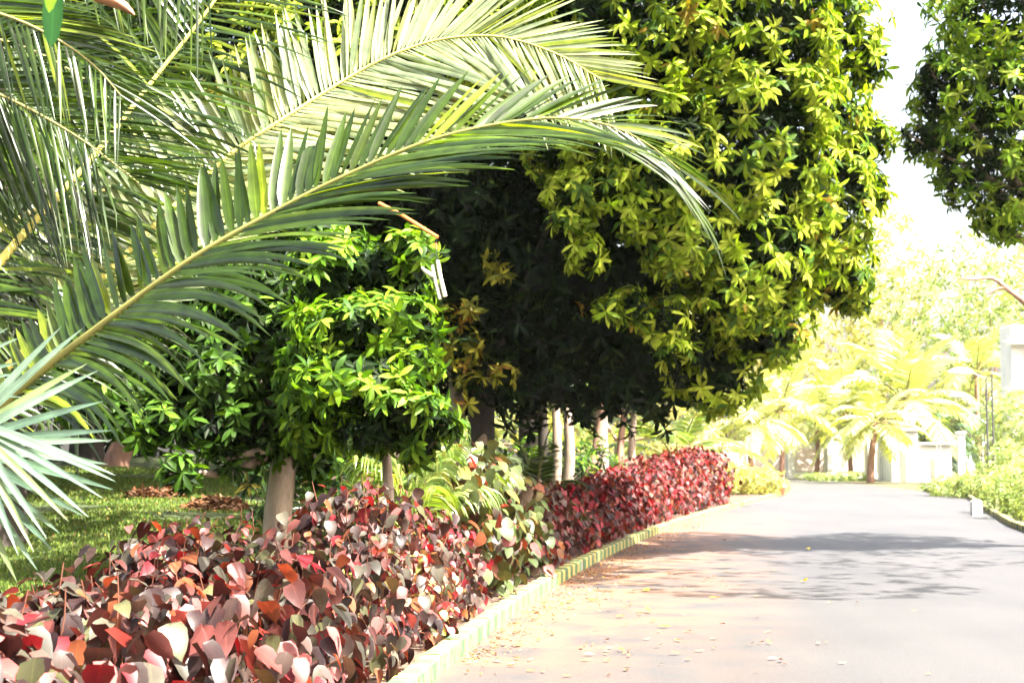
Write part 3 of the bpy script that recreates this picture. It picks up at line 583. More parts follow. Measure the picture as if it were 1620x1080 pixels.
frond(palm2, from_top([(-350, 200, 10.8), (-200, 300, 11), (-60, 330, 11), (80, 420, 11), (160, 520, 11)]), n=110, t0=.15, len_=(.8, 1.2, 1.2, .8), sideA=[(.6, .1, .4)] * 2, sideB=[(.7, -.2, -.6)] * 2, fwdA=(.8, 1.4), fwdB=(.8, 1.1), gravA=.35, gravB=.3, width=.034, pal=P_PALMD)
frond(palm2, from_top([(-350, 60, 11.4), (-150, 40, 12), (50, 80, 12.4), (200, 180, 12.6), (290, 300, 12.7)]), n=120, t0=.15, len_=(.9, 1.4, 1.4, .9), sideA=[(.6, .1, .5)] * 2, sideB=[(.7, -.1, -.6)] * 2, fwdA=(.8, 1.5), fwdB=(.4, .8), gravA=.3, gravB=.3, width=.036, pal=P_PALMD)

# fan palm at lower left ------------------------------------------------------
P_FAN = palette([(.07, .12, .085), (.09, .14, .10), (.11, .15, .06)], [3, 3, 1], .1, False)
fan = empty('fan_palm', gz((-3.05, 6.3, 0)), 'pale bluish fan palm with stiff pointed blades at the left edge', 'palm tree')
fb = np.array(fan.location)
b = MB(); b.tube(spline([fb - (0, 0, .05), fb + (0, 0, .3), fb + (.03, 0, .55)], 6), [.09, .08, .08, .07, .06, .05], 10, (.6, .5, .4), .1); b.build('trunk', M['bark'], fan)
def fan_leaf(hub, ax, nrmv, n, ln, spread, w=.035):
    ax = nrm(np.array(ax)); nz_ = nrm(np.array(nrmv) - np.dot(nrmv, ax) * ax); sd = np.cross(ax, nz_)
    a = np.radians(np.linspace(-spread, spread, n)) + R.normal(0, .015, n)
    D = np.cos(a)[:, None] * ax + np.sin(a)[:, None] * sd + R.normal(0, .03, (n, 3)); b = MB()
    ribbon(b, np.repeat(np.array(hub)[None], n, 0) + D * .03, D, np.cross(D, nz_), ln * R.uniform(.88, 1.05, n), np.full(n, w), np.full(n, .08), P_FAN(n), 7, .45)
    o = b.build('fan_leaf', M['palm'], fan); m = MB(); m.tube(spline([fb + (.03, 0, .5), (fb + (0, 0, .6) + np.array(hub)) / 2 + (0, 0, .1), np.array(hub)], 8), np.linspace(.012, .009, 8), 6); m.build('leaf_stalk', M['rachis'], o)
h1 = at(-75, 705, 6.2)
fan_leaf(h1, (.95, -.1, -.12), (.1, -.92, .25), 15, .66, 62, .042)
fan_leaf(at(-60, 660, 6.0), (.8, -.2, -.68), (.3, -.8, .5), 9, .62, 30, .036)
fan_leaf(at(-160, 620, 6.6), (.3, .1, .9), (.2, -.9, .1), 16, .5, 75, .04)
fan_leaf(at(-220, 720, 6.4), (-.9, 0, .2), (.1, -.7, .7), 16, .55, 75, .04)

# generic crown of fronds (numpy built) ---------------------------------------
def palm_tree(name, label, base, top, r, nf, fl, pal, group=None, nl=34, width=.07, el=(65, -25), az0=0.0, azr=6.283, ll=.75, cat='palm tree', trunk='redbark', rt=(1, 1, 1), grav=.5, petiole=.2):
    base = np.array(base, float); top = np.array(top, float); t = empty(name, base, label, cat, group)
    if top[2] - base[2] > .25:
        b = MB(); mid = (base + top) / 2 + R.normal(0, .08, 3) * [1, 1, 0]; b.tube(spline([base - (0, 0, .1), mid, top], 12), np.linspace(r * 1.25, r * .85, 12), 9, (1, 1, 1), .08); b.build('trunk', M[trunk], t)
    for k in range(nf):
        az = az0 + azr * k / nf + R.normal(0, .15); e = math.radians(el[0] + (el[1] - el[0]) * ((k * .618) % 1)); h = np.array([math.cos(az), math.sin(az), 0]); L_ = fl * R.uniform(.85, 1.1)
        pts = [top]; d = nrm(h * math.cos(e) + np.array([0, 0, math.sin(e)])); p = top.copy()
        for j in range(6):
            d = nrm(d + np.array([0, 0, -.07 - .055 * j])); p = p + d * L_ / 6; pts.append(p.copy())
        sd = np.cross(h, [0, 0, 1])
        frond(t, pts, n=nl, t0=petiole, len_=(fl * ll * .3, fl * ll * .36, fl * ll * .34, fl * ll * .18), sideA=sd + np.array([0, 0, -.25]), sideB=-sd + np.array([0, 0, -.25]), fwdA=(.5, .8, 1.3), fwdB=(.5, .8, 1.3), gravA=grav, gravB=grav, width=width, r0=.012 * fl, r1=.004, K=5, pal=pal, sides=5, kink=0, rtint=rt)
    return t
# understorey palms between hedge and dark tree
P_ARECA = palette([(.1, .17, .035), (.14, .2, .05), (.18, .2, .05)], [3, 3, 2], .15, False)
palm_tree('areca_palm', 'clump palm with strap leaves drooping between the thin stem and the olive shrub', gz(at(650, 870, 15.4)), gz(at(650, 870, 15.4)) + (0, 0, .75), .04, 11, 1.1, P_ARECA, nl=26, width=.04, el=(85, 30), ll=1.2, grav=3.2)
palm_tree('areca_palm', 'arching clump palm right of the thin stem under the leafy branch tips', gz(at(725, 830, 17)), gz(at(725, 830, 17)) + (0, 0, .9), .04, 10, .95, P_ARECA, nl=26, width=.04, el=(88, 35), ll=1.2, grav=3.0)
palm_tree('areca_palm', 'dark low palm in the shade left of the thin stem', gz(at(540, 860, 16.5)), gz(at(540, 860, 16.5)) + (0, 0, .6), .04, 10, 1.2, P_PALMD, nl=24, width=.04, el=(80, 10), ll=.8, grav=.8)
palm_tree('areca_palm', 'dark feathery palm in the shade beneath the overhanging crown', gz(at(850, 800, 24.5)), gz(at(850, 800, 24.5)) + (0, 0, .8), .05, 9, 1.3, P_PALMD, nl=26, width=.035, el=(85, 10), ll=.7)
q0 = gz((at(1072, 722, 50)[0], 50, 0)); palm_tree('coconut_palm', 'low sunlit palm arching over the crimson end of the hedge', q0, q0 + (0, 0, 1.3), .14, 12, 3.4, P_ARECA, nl=44, width=.06, el=(70, 20), ll=.7, petiole=.3)

# ------------------------------------------------------------------ trunks and dark trees on the left and behind
def lob(c, r): return (np.array(c, float), r)
def shade_tree(name, label, X, Y, tr, h0, h1, r, pal, bark='bark', group=None, leaf=.3, sp=.55, nlob=6, lean=None, fill=.6, gap=-.6, mat='mango', tpl=T_MANGO_LO, nleaf=8, cat='tree', sxy=1.0):
    base = gz((X, Y, 0)); ls = []
    for k in range(nlob):
        a = k * 2.4 + X; f = (k + .5) / nlob; z = h0 + (h1 - h0) * (k % 3 + .5) / 3
        ls.append(lob((X + math.cos(a) * r * .6 * sxy, Y + math.sin(a) * r * .5, z), (r * .62 * sxy, r * .6, (h1 - h0) * .28)))
    ls.append(lob((X, Y, h1 - (h1 - h0) * .25), (r * .7, r * .7, (h1 - h0) * .32)))
    return make_tree(name, label, cat, base, np.array([X + (lean or 0), Y, max(h0 * .95, base[2] + .8)]), tr, ls, sp, leaf, nleaf, pal, tpl=tpl, bark=bark, group=group, fill=fill, gap=gap, mat=mat, every=2)
GB = 'trees standing on the lawn and behind it'
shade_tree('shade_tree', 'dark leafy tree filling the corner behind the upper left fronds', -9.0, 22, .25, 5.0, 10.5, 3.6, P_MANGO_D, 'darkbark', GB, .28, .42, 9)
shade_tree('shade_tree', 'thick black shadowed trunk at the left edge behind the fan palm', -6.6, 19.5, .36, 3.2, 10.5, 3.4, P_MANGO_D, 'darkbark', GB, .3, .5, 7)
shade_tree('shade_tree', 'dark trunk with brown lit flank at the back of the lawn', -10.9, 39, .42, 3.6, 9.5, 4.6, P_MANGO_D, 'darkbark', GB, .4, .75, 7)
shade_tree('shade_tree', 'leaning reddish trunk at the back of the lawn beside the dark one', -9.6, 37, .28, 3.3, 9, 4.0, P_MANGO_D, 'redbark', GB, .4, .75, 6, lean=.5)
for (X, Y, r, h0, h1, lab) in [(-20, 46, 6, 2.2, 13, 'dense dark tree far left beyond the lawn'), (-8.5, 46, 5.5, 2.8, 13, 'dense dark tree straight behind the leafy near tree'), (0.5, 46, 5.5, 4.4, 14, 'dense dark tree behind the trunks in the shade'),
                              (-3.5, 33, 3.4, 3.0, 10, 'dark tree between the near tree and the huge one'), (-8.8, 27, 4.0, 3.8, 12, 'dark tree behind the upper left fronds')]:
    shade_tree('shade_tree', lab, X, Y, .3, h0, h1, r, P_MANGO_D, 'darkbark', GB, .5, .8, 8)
# slim trunks behind the hedge
GS = 'slim trunks behind the hedge under the dark crown'
for (px, Y, w, lab, bk, ln) in [(713, 26, 30, 'slim pale trunk just right of the near clump palm', 'bark', .1), (765, 28, 26, 'slim grey trunk beside the olive shrub top', 'bark', 0), (855, 33, 18, 'very dark slim trunk among the dark palm leaves', 'darkbark', .05), (878, 36, 16, 'slim trunk between the dark trunk and its pale neighbour', 'bark', .02),
                                (897, 38, 18, 'pale slim trunk second left of the thickest one', 'bark', 0), (925, 41, 14, 'leaning reddish slim trunk left of the thickest pale one', 'redbark', .5), (950, 42, 27, 'thickest pale trunk behind the shaded red hedge', 'bark', 0), (977, 46, 12, 'short reddish trunk right of the thickest pale one', 'redbark', .2), (1003, 46, 13, 'pale thin trunk beside the sunlit palm', 'bark', 0)]:
    p = at(px, 722, Y)
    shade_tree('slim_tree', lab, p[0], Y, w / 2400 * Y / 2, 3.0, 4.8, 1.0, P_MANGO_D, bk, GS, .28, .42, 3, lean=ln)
# leafy shrubs behind the hedge (dark fill) and back-of-lawn shrubs
def bush(name, label, X, Y, rx_, ry_, h, pal, sp, leaf, nleaf=8, group=None, mat='mango', tpl=T_MANGO_LO, gap=-.7, cat='bush', nl=4, fill=.5):
    base = gz((X, Y, 0)); t = empty(name, base, label, cat, group); ls = []
    for k in range(nl):
        a = k * 6.28 / nl + X; ls.append(lob((X + math.cos(a) * rx_ * .45, Y + math.sin(a) * ry_ * .45, base[2] + h * (.45 + .12 * (k % 2))), (rx_ * .62, ry_ * .62, h * .5)))
    b = MB(); crown(b, ls, sp, leaf, nleaf, pal, tpl, fill=fill, gap=gap); b.build('foliage', M[mat], t)
    b = MB()
    for k in range(7):
        c, r = ls[k % nl]; f = base + R.normal(0, .1, 3) * [1, 1, 0] - [0, 0, .03]; tip = c + R.normal(0, .3, 3) * r
        b.tube(spline([f, (f + tip) / 2 + R.normal(0, .05, 3), tip], 6), np.linspace(.03, .01, 6) * min(1, h), 5)
    b.build('stems', M['darkbark'], t); return t
bush('bush', 'small glossy green bush between the olive shrub and the red hedge', float(kx(20.5)) - 1.75, 20.6, .5, .6, 1.3, P_MANGO_G, .2, .16, group=None)
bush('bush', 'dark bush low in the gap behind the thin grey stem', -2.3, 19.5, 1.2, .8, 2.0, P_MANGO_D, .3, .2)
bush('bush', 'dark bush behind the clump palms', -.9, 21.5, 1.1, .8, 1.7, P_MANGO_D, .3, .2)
bush('bush', 'light green bush behind the slim trunks', 1.4, 40, 1.4, 1, 1.3, P_MANGO_G, .4, .25)

# ------------------------------------------------------------------ lawn grass, litter, leaf heap
def grass():
    b = MB(); n = 110000
    Y = 10.5 + 26 * R.random(n) ** 1.4; px = R.uniform(-120, 560, n); X = (px - 810) / FPX * Y
    s = kx(Y) - X; keep = (s > 2.3) & (noise3(np.stack([X, Y, X * 0], 1), 1.1) > -.35 - .4 * R.random(n)); X, Y = X[keep], Y[keep]; m = len(X)
    Z = soil_z(X, Y); P = np.stack([X, Y, Z - .005], 1); h = R.uniform(.025, .07, m); a = R.uniform(0, 6.28, m)
    w = np.stack([np.cos(a), np.sin(a), 0 * a], 1) * .005 * (1 + Y[:, None] / 14); tip = P + np.stack([R.normal(0, .02, m), R.normal(0, .02, m), h], 1)
    V = np.stack([P - w, P + w, tip], 1); tint = palette([(.065, .11, .018), (.095, .14, .025), (.15, .15, .04)], [3, 3, 1], .2, False)(m)
    b.add(V, tris=np.arange(m * 3).reshape(-1, 3), tint=np.repeat(tint, 3, 0)); o = b.build('grass', M['grass'], smooth=False); tag(o, 'short mown lawn grass with bare patches', None, None, 'stuff')
grass()
P_DRY = palette([(.3, .13, .05), (.2, .09, .04), (.4, .25, .12), (.45, .33, .06)], [3, 3, 2, 1], .2, False)
def litter(name, label, X, Y, size, z=.012, pal=P_DRY, zf=None):
    n = len(X); P = np.stack([X, Y, (zf if zf is not None else np.zeros(n)) + z], 1); a = R.uniform(0, 6.28, n)
    D = np.stack([np.cos(a), np.sin(a), R.normal(0, .12, n)], 1); b = MB(); place(b, T_MANGO, P, D, np.array([0, 0, 1.]) + R.normal(0, .3, (n, 3)), size * R.uniform(.6, 1.2, n), pal(n), R.uniform(.7, 1.3, n))
    o = b.build(name, M['dry']); tag(o, label, None, None, 'stuff'); return o
n = 1500; Y = 12 + 26 * R.random(n) ** 1.2; X = kx(Y) + .02 + np.abs(R.normal(0, .35, n)) * np.clip((Y - 9) / 8, .3, 1)
litter('leaf_litter', 'drift of brown dry leaves lying along the foot of the kerb', X, Y, .06)
n = 1600; Y = 9 + 16 * R.random(n); s = .2 + 2.2 * R.random(n); X = kx(Y) - s; litter('leaf_litter', 'dry leaves on the soil under the hedge', X, Y, .08, .015, P_DRY, soil_z(X, Y))
n = 500; Y = 12 + 24 * R.random(n); X = (R.uniform(60, 520, n) - 810) / FPX * Y; litter('leaf_litter', 'scattered brown leaves on the lawn', X, Y, .07, .04, P_DRY, soil_z(X, Y))
# heap of dry leaves at the back of the lawn
for (cx, cy, rr, hh, lab) in [(at(245, 770, 26)[0], 26, .5, .14, 'heap of orange brown dry leaves on the lawn at left'), (at(345, 775, 24)[0], 24, .55, .18, 'larger heap of brown dry leaves behind the leafy branch')]:
    t = empty('leaf_heap', gz((cx, cy, 0)), lab, 'leaf heap', 'heaps of raked leaves'); n = 900; r_ = rr * np.sqrt(R.random(n)); a = R.uniform(0, 6.28, n); X = cx + r_ * np.cos(a); Y = cy + r_ * np.sin(a)
    Z = soil_z(X, Y) + hh * (1 - (r_ / rr) ** 2) * R.uniform(.5, 1.05, n); b = MB(); D = R.normal(size=(n, 3)) * [1, 1, .4]
    place(b, T_MANGO_LO, np.stack([X, Y, Z], 1), D, np.array([0, 0, 1.]) + R.normal(0, .5, (n, 3)), .15 * R.uniform(.7, 1.2, n), palette([(.14, .055, .022), (.08, .04, .02), (.16, .09, .05)], [3, 2, 2], .2, False)(n), R.uniform(1, 1.6, n)); b.build('leaves', M['dry'], t)
# single fallen leaves on the lane
protos = {}
def fallen(X, Y, kind, size, label, group):
    key = (kind, R.integers(0, 5))
    if key not in protos:
        b = MB(); a = R.uniform(0, 6.28); place(b, leaf_template([.01, .13, .18, .14, .01], [0, .28, .55, .8, 1.0], R.uniform(-.4, .6), R.uniform(-.35, .25), .15), np.zeros((1, 3)), np.array([[math.cos(a), math.sin(a), .05]]), np.array([[R.normal(0, .2), R.normal(0, .2), 1]]), [1.0],
               {'yellow': (.72, .52, .03), 'brown': (.2, .09, .04), 'tan': (.45, .28, .12), 'orange': (.6, .28, .05)}[kind]); o = b.build('fallen_leaf', M['dry']); protos[key] = o.data; COL.objects.unlink(o); bpy.data.objects.remove(o)
    o = bpy.data.objects.new('fallen_leaf', protos[key]); COL.objects.link(o); o.location = (X, Y, .016 + size * .06); o.scale = (size,) * 3; o.rotation_euler = (0, 0, R.uniform(0, 6.28)); tag(o, label, 'leaf', group)
FY = [(1018, 936, .17, 'broad yellow leaf on the lane farthest from the kerb of the two bright ones'), (946, 951, .15, 'bright yellow leaf on the lane nearer the kerb'), (898, 955, .14, 'yellow leaf beside the kerb below the salmon shrub'), (897, 963, .12, 'yellow leaf touching the orange litter near the kerb'), (1030, 971, .15, 'pale yellow leaf lying flat in mid lane'), (976, 978, .12, 'amber leaf between the two brown curled ones'),
      (1062, 994, .13, 'golden leaf toward the bottom of the lane'), (825, 1021, .15, 'long yellowish leaf close to the pale kerb'), (884, 958, .1, 'small yellow leaf by the kerb foot'), (1278, 869, .2, 'yellow leaf in the far shade of the lane'), (1267, 921, .16, 'yellow leaf near the centre of the lane'), (1122, 948, .13, 'small yellow leaf alone on the lane')]
for (px, py, sz, lab) in FY:
    p = gnd(px, py); fallen(p[0], p[1], 'yellow', sz, lab, 'yellow leaves fallen on the lane')
for k in range(150):
    py = 850 + 225 * R.random() ** .8; p = gnd(0, py); Y = p[1]; x0 = float(kx(Y)); X = x0 + .15 + abs(R.normal(0, 1.3)) * (.5 + .5 * R.random()) + (R.random() < .15) * R.uniform(0, 4)
    kd = R.choice(['brown', 'tan', 'orange'], p=[.55, .3, .15]); fallen(X, Y, kd, R.uniform(.05, .1), {'brown': 'small curled brown leaf fallen on the lane', 'tan': 'small tan dry leaf fallen on the lane', 'orange': 'small orange dry leaf fallen on the lane'}[kd], kd + ' leaves fallen on the lane')

# ------------------------------------------------------------------ hanging fixture in the dark gap, top left leaf and dead sheath
t = empty('hanging_lamp', at(690, 470, 13.6), 'white twin tube lamp hanging by a wire from an orange stub', 'lamp')
b = MB(); b.tube([at(692, 412, 13.6), at(697, 440, 13.58), at(704, 469, 13.57)], [.017, .02, .021], 12); b.tube([at(684, 420, 13.62), at(689, 445, 13.6), at(696, 473, 13.59)], [.016, .018, .018], 12); b.build('tube', M['tubewhite'], t)
b = MB(); b.tube(spline([at(667, 423, 13.6), at(673, 429, 13.6), at(686, 437, 13.6)], 6), [.012, .014, .02, .022, .024, .02], 10); b.build('socket', M['tubewhite'], t)
b = MB(); b.tube([at(690.5, 375, 13.6), at(690, 393, 13.6), at(691, 410, 13.6)], [.002] * 3, 5); b.build('wire', M['pole'], t)
b = MB(); b.tube([at(689.5, 385, 13.6), at(689.8, 393, 13.6)], [.012, .009], 8); b.build('connector', M['orange'], t)
t = empty('broken_branch', at(650, 350, 13.7), 'short orange cut branch stub holding the hanging lamp', 'branch')
b = MB(); b.tube(spline([at(600, 322, 14.3), at(640, 343, 14), at(662, 357, 13.8), at(692, 375, 13.6)], 6), [.018, .019, .018, .018, .017, .016], 10, (1, 1, 1), .1); b.build('stub', M['orange'], t)
t = empty('mango_leaf', at(85, 0, 4.2), 'single dark glossy leaf hanging from above at top left', 'leaf', None)
b = MB(); place(b, leaf_template([.01, .16, .17, .12, .005], [0, .2, .55, .85, 1], .2, .1), np.array([at(86, -20, 4.2)]), np.array([at(80, 76, 4.2) - at(86, -20, 4.2)]), np.array([[.2, -1., .1]]), [.168], np.array([[.02, .07, .02]])); b.build('blade', M['mango'], t)
t = empty('mango_leaf', at(84, -20, 4.15), 'bright green leaf tip overlapping the dark hanging leaf at top left', 'leaf', None)
b = MB(); place(b, leaf_template([.01, .2, .2, .12, .005], [0, .2, .55, .85, 1], .2, .1), np.array([at(84, -30, 4.15)]), np.array([at(77, 20, 4.15) - at(84, -30, 4.15)]), np.array([[.2, -1., .3]]), [.088], np.array([[.2, .36, .03]])); b.build('blade', M['mango'], t)
t = empty('palm_sheath', at(160, -20, 8), 'ragged brown dead palm sheath at the top edge', 'palm sheath')
b = MB(); b.tube(spline([at(130, -15, 8), at(165, -3, 8), at(190, 6, 8), at(213, 24, 8)], 10), [.02, .03, .035, .03, .035, .03, .026, .022, .016, .004], 9, (1, .8, .7), .5); b.build('fibre', M['redbark'], t)

# ------------------------------------------------------------------ far end of the lane
P_FAR = palette([(.32, .34, .1), (.38, .37, .12), (.4, .34, .11), (.26, .3, .1)], [3, 3, 2, 2])  # far foliage tints raised, haze and glare painted into the leaf colour
P_FARG = palette([(.24, .34, .12), (.28, .36, .13), (.34, .38, .14)], [3, 3, 2])
P_FARP = palette([(.36, .38, .17), (.4, .4, .18), (.28, .34, .17)], [3, 2, 3], .12, False)
P_FARPD = palette([(.1, .17, .11), (.13, .2, .12)], [3, 2], .12, False)
w0 = at(1100, 760, 113)[0]; w1 = at(1700, 760, 113)[0]
t = empty('boundary_wall', ((w0 + w1) / 2, 113, 0), 'long white boundary wall with plaster panels across the far end', 'wall')
b = MB(); b.box((w0, 113, -.1), (w1, 113.3, 2.7), bevel=.02); b.build('wall', M['whitewall'], t, smooth=False)
for k in range(9):
    x = w0 + 1 + k * 3.0
    b = MB(); b.box((x - .2, 112.75, -.1), (x + .2, 112.98, 3.0), bevel=.03); b.build('pier', M['whitewall'], t, smooth=False)
    if k < 8:
        b = MB(); b.box((x + .5, 112.94, .5), (x + 2.5, 112.985, 2.2), bevel=.01); b.build('panel', M['wallpanel'], t, smooth=False)
# gate house
gx0, gx1 = at(1412, 760, 98)[0], at(1508, 760, 98)[0]
t = empty('gate_house', ((gx0 + gx1) / 2, 98, 0), 'small flat roofed white gatehouse with brown doorway', 'building')
b = MB(); xm = at(1453, 760, 98)[0]
b.box((gx0, 98, -.05), (xm, 102, 3.25), bevel=.03); b.box((xm + .004, 98.3, -.05), (gx1, 102, 2.35), bevel=.03); b.build('wall', M['whitewall'], t, smooth=False)
b = MB(); b.box((gx0 - .2, 97.7, 3.255), (xm + .1, 102.2, 3.4), bevel=.03); b.box((xm + .14, 98.0, 2.36), (gx1 + .3, 102.2, 2.5), bevel=.03); b.build('roof', M['whitewall'], t, smooth=False)
b = MB(); b.box((gx0 - .1, 98.5, 3.41), (at(1436, 700, 98)[0], 100, 3.62), bevel=.03); b.build('roof_tiles', M['redtile'], t, smooth=False)
b = MB(); b.box((at(1424, 700, 98)[0], 97.95, 0), (at(1433, 700, 98)[0], 97.997, 2.1), bevel=.01); b.build('door', M['wood'], t, smooth=False)
b = MB(); b.box((at(1474, 700, 98)[0], 98.24, .3), (at(1481, 700, 98)[0], 98.297, 1.5), bevel=.01); b.build('door', M['wood'], t, smooth=False)
px_ = at(1520, 700, 95)[0]
t = empty('gate_pillar', (px_, 95, 0), 'tall square white gate pillar right of the gatehouse', 'pillar')
b = MB(); b.box((px_ - .2, 94.8, -.05), (px_ + .2, 95.2, 3.0), bevel=.03); b.build('shaft', M['whitewall'], t, smooth=False); b = MB(); b.box((px_ - .28, 94.72, 3.004), (px_ + .28, 95.28, 3.15), bevel=.04); b.build('cap', M['whitewall'], t, smooth=False)
# white building at the right edge
bx = at(1604, 700, 84)[0]
t = empty('apartment_building', (bx + 5, 88, 0), 'tall pale building with balcony ledges at the right edge', 'building')
b = MB(); b.box((bx, 84, -.1), (bx + 12, 86, 8.9), bevel=.05); b.build('wall', M['whitewall'], t, smooth=False)
for k, z in enumerate((2.7, 5.2, 7.8)):
    b = MB(); b.box((bx - .5, 83.2, z), (bx + 12, 83.995, z + .18), bevel=.03); b.build('balcony', M['whitewall'], t, smooth=False)
    b = MB(); b.box((bx + .7, 83.93, z - 1.7), (bx + 2.0, 83.99, z - .4), bevel=.01); b.build('window', M['wallpanel'], t, smooth=False)
t = empty('gate_pillar', (gnd(1545, 817)[0] + .3, gnd(1545, 817)[1] + 1, 0), 'short white marker post at the right verge', 'post')
q = np.array(t.location); b = MB(); b.box(q - (.13, .13, .05), q + (.13, .13, .42), bevel=.05); b.build('shaft', M['whitewall'], t, smooth=False)
# lamp posts: twin pole frames with an arm and a white head
def lamp(px, Y, hpx, head, gap, lab, mat='pole', junk=False, r=.05):
    p = at(px, 722, Y); X = p[0]; z = at(px, hpx, Y)[2]; hd = at(head[0], head[1], Y); t = empty('street_lamp', (X, Y, 0), lab, 'street lamp', 'lamp posts at the far end of the lane')
    for k, dx in enumerate((-gap / 2, gap / 2)):
        b = MB(); b.tube([(X + dx, Y, -.05), (X + dx, Y, z * .5), (X + dx, Y, z + (.15 if k else 0))], [r, r * .9, r * .7], 8); b.build('pole', M[mat], t)
    for zz in (.2, .45, .7, .95): b = MB(); b.tube([(X - gap / 2, Y, z * zz), (X + gap / 2, Y, z * zz)], [r * .5] * 2, 6); b.build('bracket', M[mat], t)
    b = MB(); b.tube(spline([(X - gap / 2, Y, z - .05), ((X + hd[0]) / 2, Y, (z + hd[2]) / 2 + .03), hd + (.3, 0, 0)], 6), [r * .5] * 6, 6); b.build('arm', M['greypole'], t)
    b = MB(); b.tube(spline([hd + (.5, 0, -.03), hd + (.25, 0, 0), hd + (-.2, 0, .03), hd + (-.65, 0, 0)], 8), np.array([.05, .13, .19, .2, .19, .16, .1, .03]) , 10); b.build('lamp_head', M['lampwhite'], t)
    if junk: b = MB(); b.tube([(X, Y, .1), (X - .05, Y - .1, .35), (X + .05, Y, .75)], [.34, .3, .2], 10, (1, 1, 1), .3); b.build('base_box', M['pole'], t)
lamp(1567.5, 70, 597, (1522, 588), .27, 'nearest black twin pole lamp with the longest arm', junk=True, r=.055)
lamp(1556, 92, 640, (1518, 626), .2, 'second black lamp post just left of the nearest', r=.045)
lamp(1485, 96, 664, (1460, 657), .2, 'grey lamp post in front of the gatehouse', 'greypole', r=.035)
lamp(1394, 100, 684, (1378, 680), .12, 'faint thin lamp post left of the gatehouse', 'greypole', r=.03)
# far palms
GP = 'coconut palms at the far end of the lane'
def fp(px, pyc, Y, lab, fl, nf, pal, r=.16, el=(75, -30), lean=0, wd=.12, nl=30):
    tp = at(px, pyc, Y); palm_tree('coconut_palm', lab, (tp[0] + lean, Y, 0), tp, r, nf, fl, pal, GP, nl=nl, width=wd, el=el, ll=.8, rt=(1, 1, .9))
fp(1386, 668, 92, 'palm with a pinkish straight trunk and mushroom shaped crown', 3.4, 18, P_FARP, .2, (60, -35), lean=-.4)
fp(1432, 640, 104, 'tallest palm with long upright fronds behind the lamp posts', 6.0, 20, P_FARP, .2, (85, -20), wd=.14, nl=36)
fp(1492, 668, 106, 'palm with a dark bluish green hanging crown', 4.2, 22, P_FARPD, .2, (40, -55), wd=.2)
fp(1345, 668, 108, 'yellowish palm left of the mushroom shaped one', 4.0, 16, P_FARP, .16)
fp(1290, 655, 110, 'pale yellow palm in the middle of the far row', 4.5, 16, P_FARP, .16)
fp(1235, 650, 100, 'pale yellow palm just past the end of the red hedge', 4.5, 16, P_FARP, .16)
fp(1190, 665, 90, 'leftmost far palm half hidden by the red hedge', 3.6, 16, P_FARP, .16)
fp(1545, 590, 112, 'high palm fronds behind the nearest lamp head', 5.0, 14, P_FARP, .18)
fp(1335, 620, 120, 'tall slender palm rising behind the yellow ones', 4.6, 14, P_FARP, .16)
# far leafy trees
GT = 'pale sunlit trees beyond the lane'
for (px, Y, r, z0, z1, lab, pal) in [(720, 70, 5, 0.8, 9, 'sunlit tree glimpsed behind the dark cavity trunks', P_FAR), (860, 78, 5, .8, 9, 'sunlit tree glimpsed between the slim trunks', P_FARG), (980, 84, 5, .8, 9, 'pale tree glimpsed right of the slim trunks', P_FAR), (1180, 128, 6, 3, 13, 'pale tree behind the overhanging crown edge', P_FAR), (1270, 126, 5.5, 2.5, 11, 'yellow leafed tree above the pale palms', P_FAR), (1360, 132, 6, 3, 14, 'yellow green tree behind the tall slender palm', P_FAR),
                                   (1450, 128, 6, 6, 18, 'tall airy tree in the middle of the far sky', P_FARG), (1560, 125, 6.5, 6, 20, 'airy green tree below the upper right crown', P_FARG), (1400, 140, 5, 12, 24, 'highest hazy tree top in the gap of sky', P_FAR), (1620, 118, 6, 4, 17, 'pale green tree behind the tall building', P_FARG), (1090, 120, 8, 2, 14, 'pale tree hidden behind the red hedge end', P_FAR)]:
    X = at(px, 700, Y)[0]; shade_tree('far_tree', lab, X, Y, .25, z0, z1, r, pal, 'redbark', GT, .75, 1.5, 7, mat='far', gap=-.15, fill=.3, nleaf=7)
t = empty('bare_limb', at(1620, 480, 60), 'reddish bare limb crossing the pale trees at right', 'branch')
b = MB(); b.tube(spline([at(1640, 492, 60), at(1600, 462, 60), at(1585, 455, 60), at(1560, 466, 60)], 10), np.linspace(.16, .04, 10), 8); b.tube(spline([at(1598, 460, 60), at(1570, 440, 60), at(1540, 442, 60), at(1500, 438, 60)], 10), np.linspace(.1, .02, 10), 8); b.build('wood', M['redbark'], t)
bpy.data.objects.remove(b and bpy.data.objects['wood']) if False else None
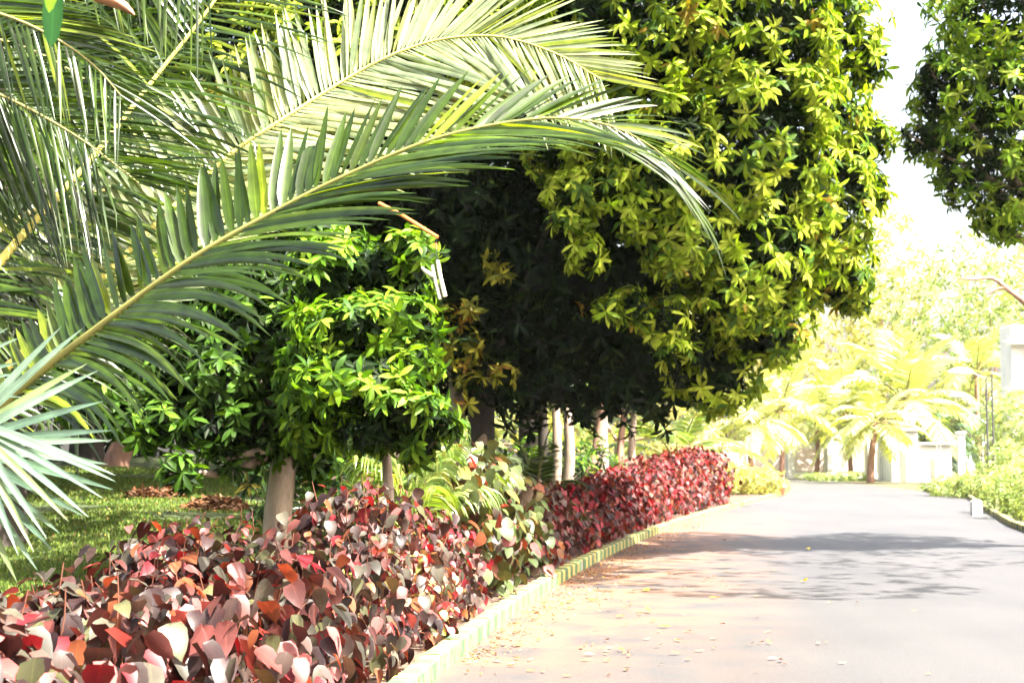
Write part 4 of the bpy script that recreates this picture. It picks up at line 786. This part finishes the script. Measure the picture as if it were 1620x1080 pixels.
# verge plants
GV = 'low green bushes on the verges'
bush('bush', 'low yellow green mound on the left verge past the red hedge', gnd(1212, 786)[0] - .4, 62, 1.5, 2.2, 1.0, P_FAR, .3, .22, group=GV, mat='far')
bush('bush', 'second yellow green mound just left of the first', gnd(1212, 786)[0] - 2.3, 60, 1.6, 2, 1.25, P_FAR, .3, .22, group=GV, mat='far')
t = empty('flower_pot', gnd(1238, 783), 'small terracotta pot at the tip of the left verge', 'pot')
q = np.array(t.location); b = MB(); b.tube([q + (0, 0, -.02), q + (0, 0, .2), q + (0, 0, .3), q + (0, 0, .36)], [.16, .22, .27, .28], 14); b.build('pot', M['terracotta'], t)
for (px, py, w, h, lab) in [(1500, 785, 1.6, .9, 'low bright bush on the right verge left of the black lamp'), (1535, 788, 1.3, 1.0, 'low bush at the foot of the black lamp'), (1590, 812, 1.3, 1.2, 'green bush near the right edge above the lane'), (1625, 822, 1.3, 1.3, 'green bush cut by the right edge'), (1600, 790, 1.8, 2.0, 'tall light bush right of the nearest lamp pole'), (1590, 775, 2.2, 4.6, 'tall pale green shrub screening the building')]:
    p = gnd(px, py); bush('bush', lab, p[0] + w * .5, p[1] + w * .3, w, w, h, P_FARG, .28, .2, group=GV, mat='far')
for (px, lab) in [(1300, 'small green clump at the foot of the far wall, left one'), (1345, 'low clump of weeds between the far palms'), (1425, 'low clump of weeds before the gatehouse'), (1450, 'low clump of weeds right of the gatehouse door')]:
    bush('bush', lab, at(px, 722, 100)[0], 100 if px < 1400 else 84, 1.5, .7, .55, P_FARG, .3, .22, group=GV, mat='far')

# ------------------------------------------------------------------ haze
b = MB(); b.box((-710, -310, -1.2), (760, 910, 30)); hz = b.build('haze', None, smooth=False); tag(hz, 'thin bright haze over the far end of the lane', None, None, 'stuff')
m, nt, out = new_mat('haze_air'); pv = N(nt, 'ShaderNodeVolumePrincipled', Density=HAZE, Anisotropy=.2); pv.inputs['Color'].default_value = (1, .98, .92, 1); nt.links.new(pv.outputs[0], out.inputs['Volume']); hz.data.materials.append(m)

# ------------------------------------------------------------------ light, sky, camera
SUN = nrm(np.array([.42, -.32, .85])); EL = math.asin(SUN[2]); AZ = math.atan2(SUN[0], SUN[1])
w = bpy.data.worlds.new('World'); scene.world = w; w.use_nodes = True; nt = w.node_tree
for n_ in list(nt.nodes): nt.nodes.remove(n_)
sky = nt.nodes.new('ShaderNodeTexSky'); sky.sky_type = 'NISHITA'; sky.sun_disc = False; sky.sun_elevation = EL; sky.sun_rotation = AZ; sky.dust_density = 9.0; sky.air_density = 1.0; sky.ozone_density = 1.0
bg = nt.nodes.new('ShaderNodeBackground'); bg.inputs[1].default_value = .075; wo = nt.nodes.new('ShaderNodeOutputWorld'); 
tcw = nt.nodes.new('ShaderNodeTexCoord'); sxw = nt.nodes.new('ShaderNodeSeparateXYZ'); nt.links.new(tcw.outputs['Generated'], sxw.inputs[0])
veil = ramp(nt, sxw.outputs[2], [(0.0, (2.6, 2.4, 2.2)), (.30, (2.4, 2.2, 2.0)), (.55, (1, 1, 1))])
nt.links.new(mixc(nt, 1.0, sky.outputs[0], veil, 'MULTIPLY'), bg.inputs[0]); nt.links.new(bg.outputs[0], wo.inputs[0])
ld = bpy.data.lights.new('sun', 'SUN'); ld.energy = 5.0; ld.angle = rad(.5); ld.color = (1, .95, .86); lo = bpy.data.objects.new('sun', ld); COL.objects.link(lo); lo.rotation_euler = Vector(SUN).to_track_quat('Z', 'Y').to_euler(); lo.location = (20, 0, 30)
cd = bpy.data.cameras.new('camera'); cam = bpy.data.objects.new('camera', cd); COL.objects.link(cam); cam.location = (0, 0, CAMZ); cam.rotation_euler = (math.pi / 2 + PITCH, 0, 0)
cd.sensor_width = 36; cd.lens = 36 * FPX / 1620; cd.clip_end = 3000; cd.clip_start = .05
cd.dof.use_dof = True; cd.dof.focus_distance = 9.5; cd.dof.aperture_fstop = 4.5
scene.camera = cam
vs = scene.view_settings; scene.display_settings.display_device = 'sRGB'; vs.view_transform = 'Standard'; vs.look = 'None'; vs.gamma = 1; vs.exposure = 2.82; vs.use_curve_mapping = False
scene.render.engine = 'CYCLES'; cy = scene.cycles; cy.use_denoising = True; cy.max_bounces = 6; cy.diffuse_bounces = 1; cy.glossy_bounces = 2; cy.transmission_bounces = 4; cy.use_adaptive_sampling = True; cy.adaptive_threshold = .02
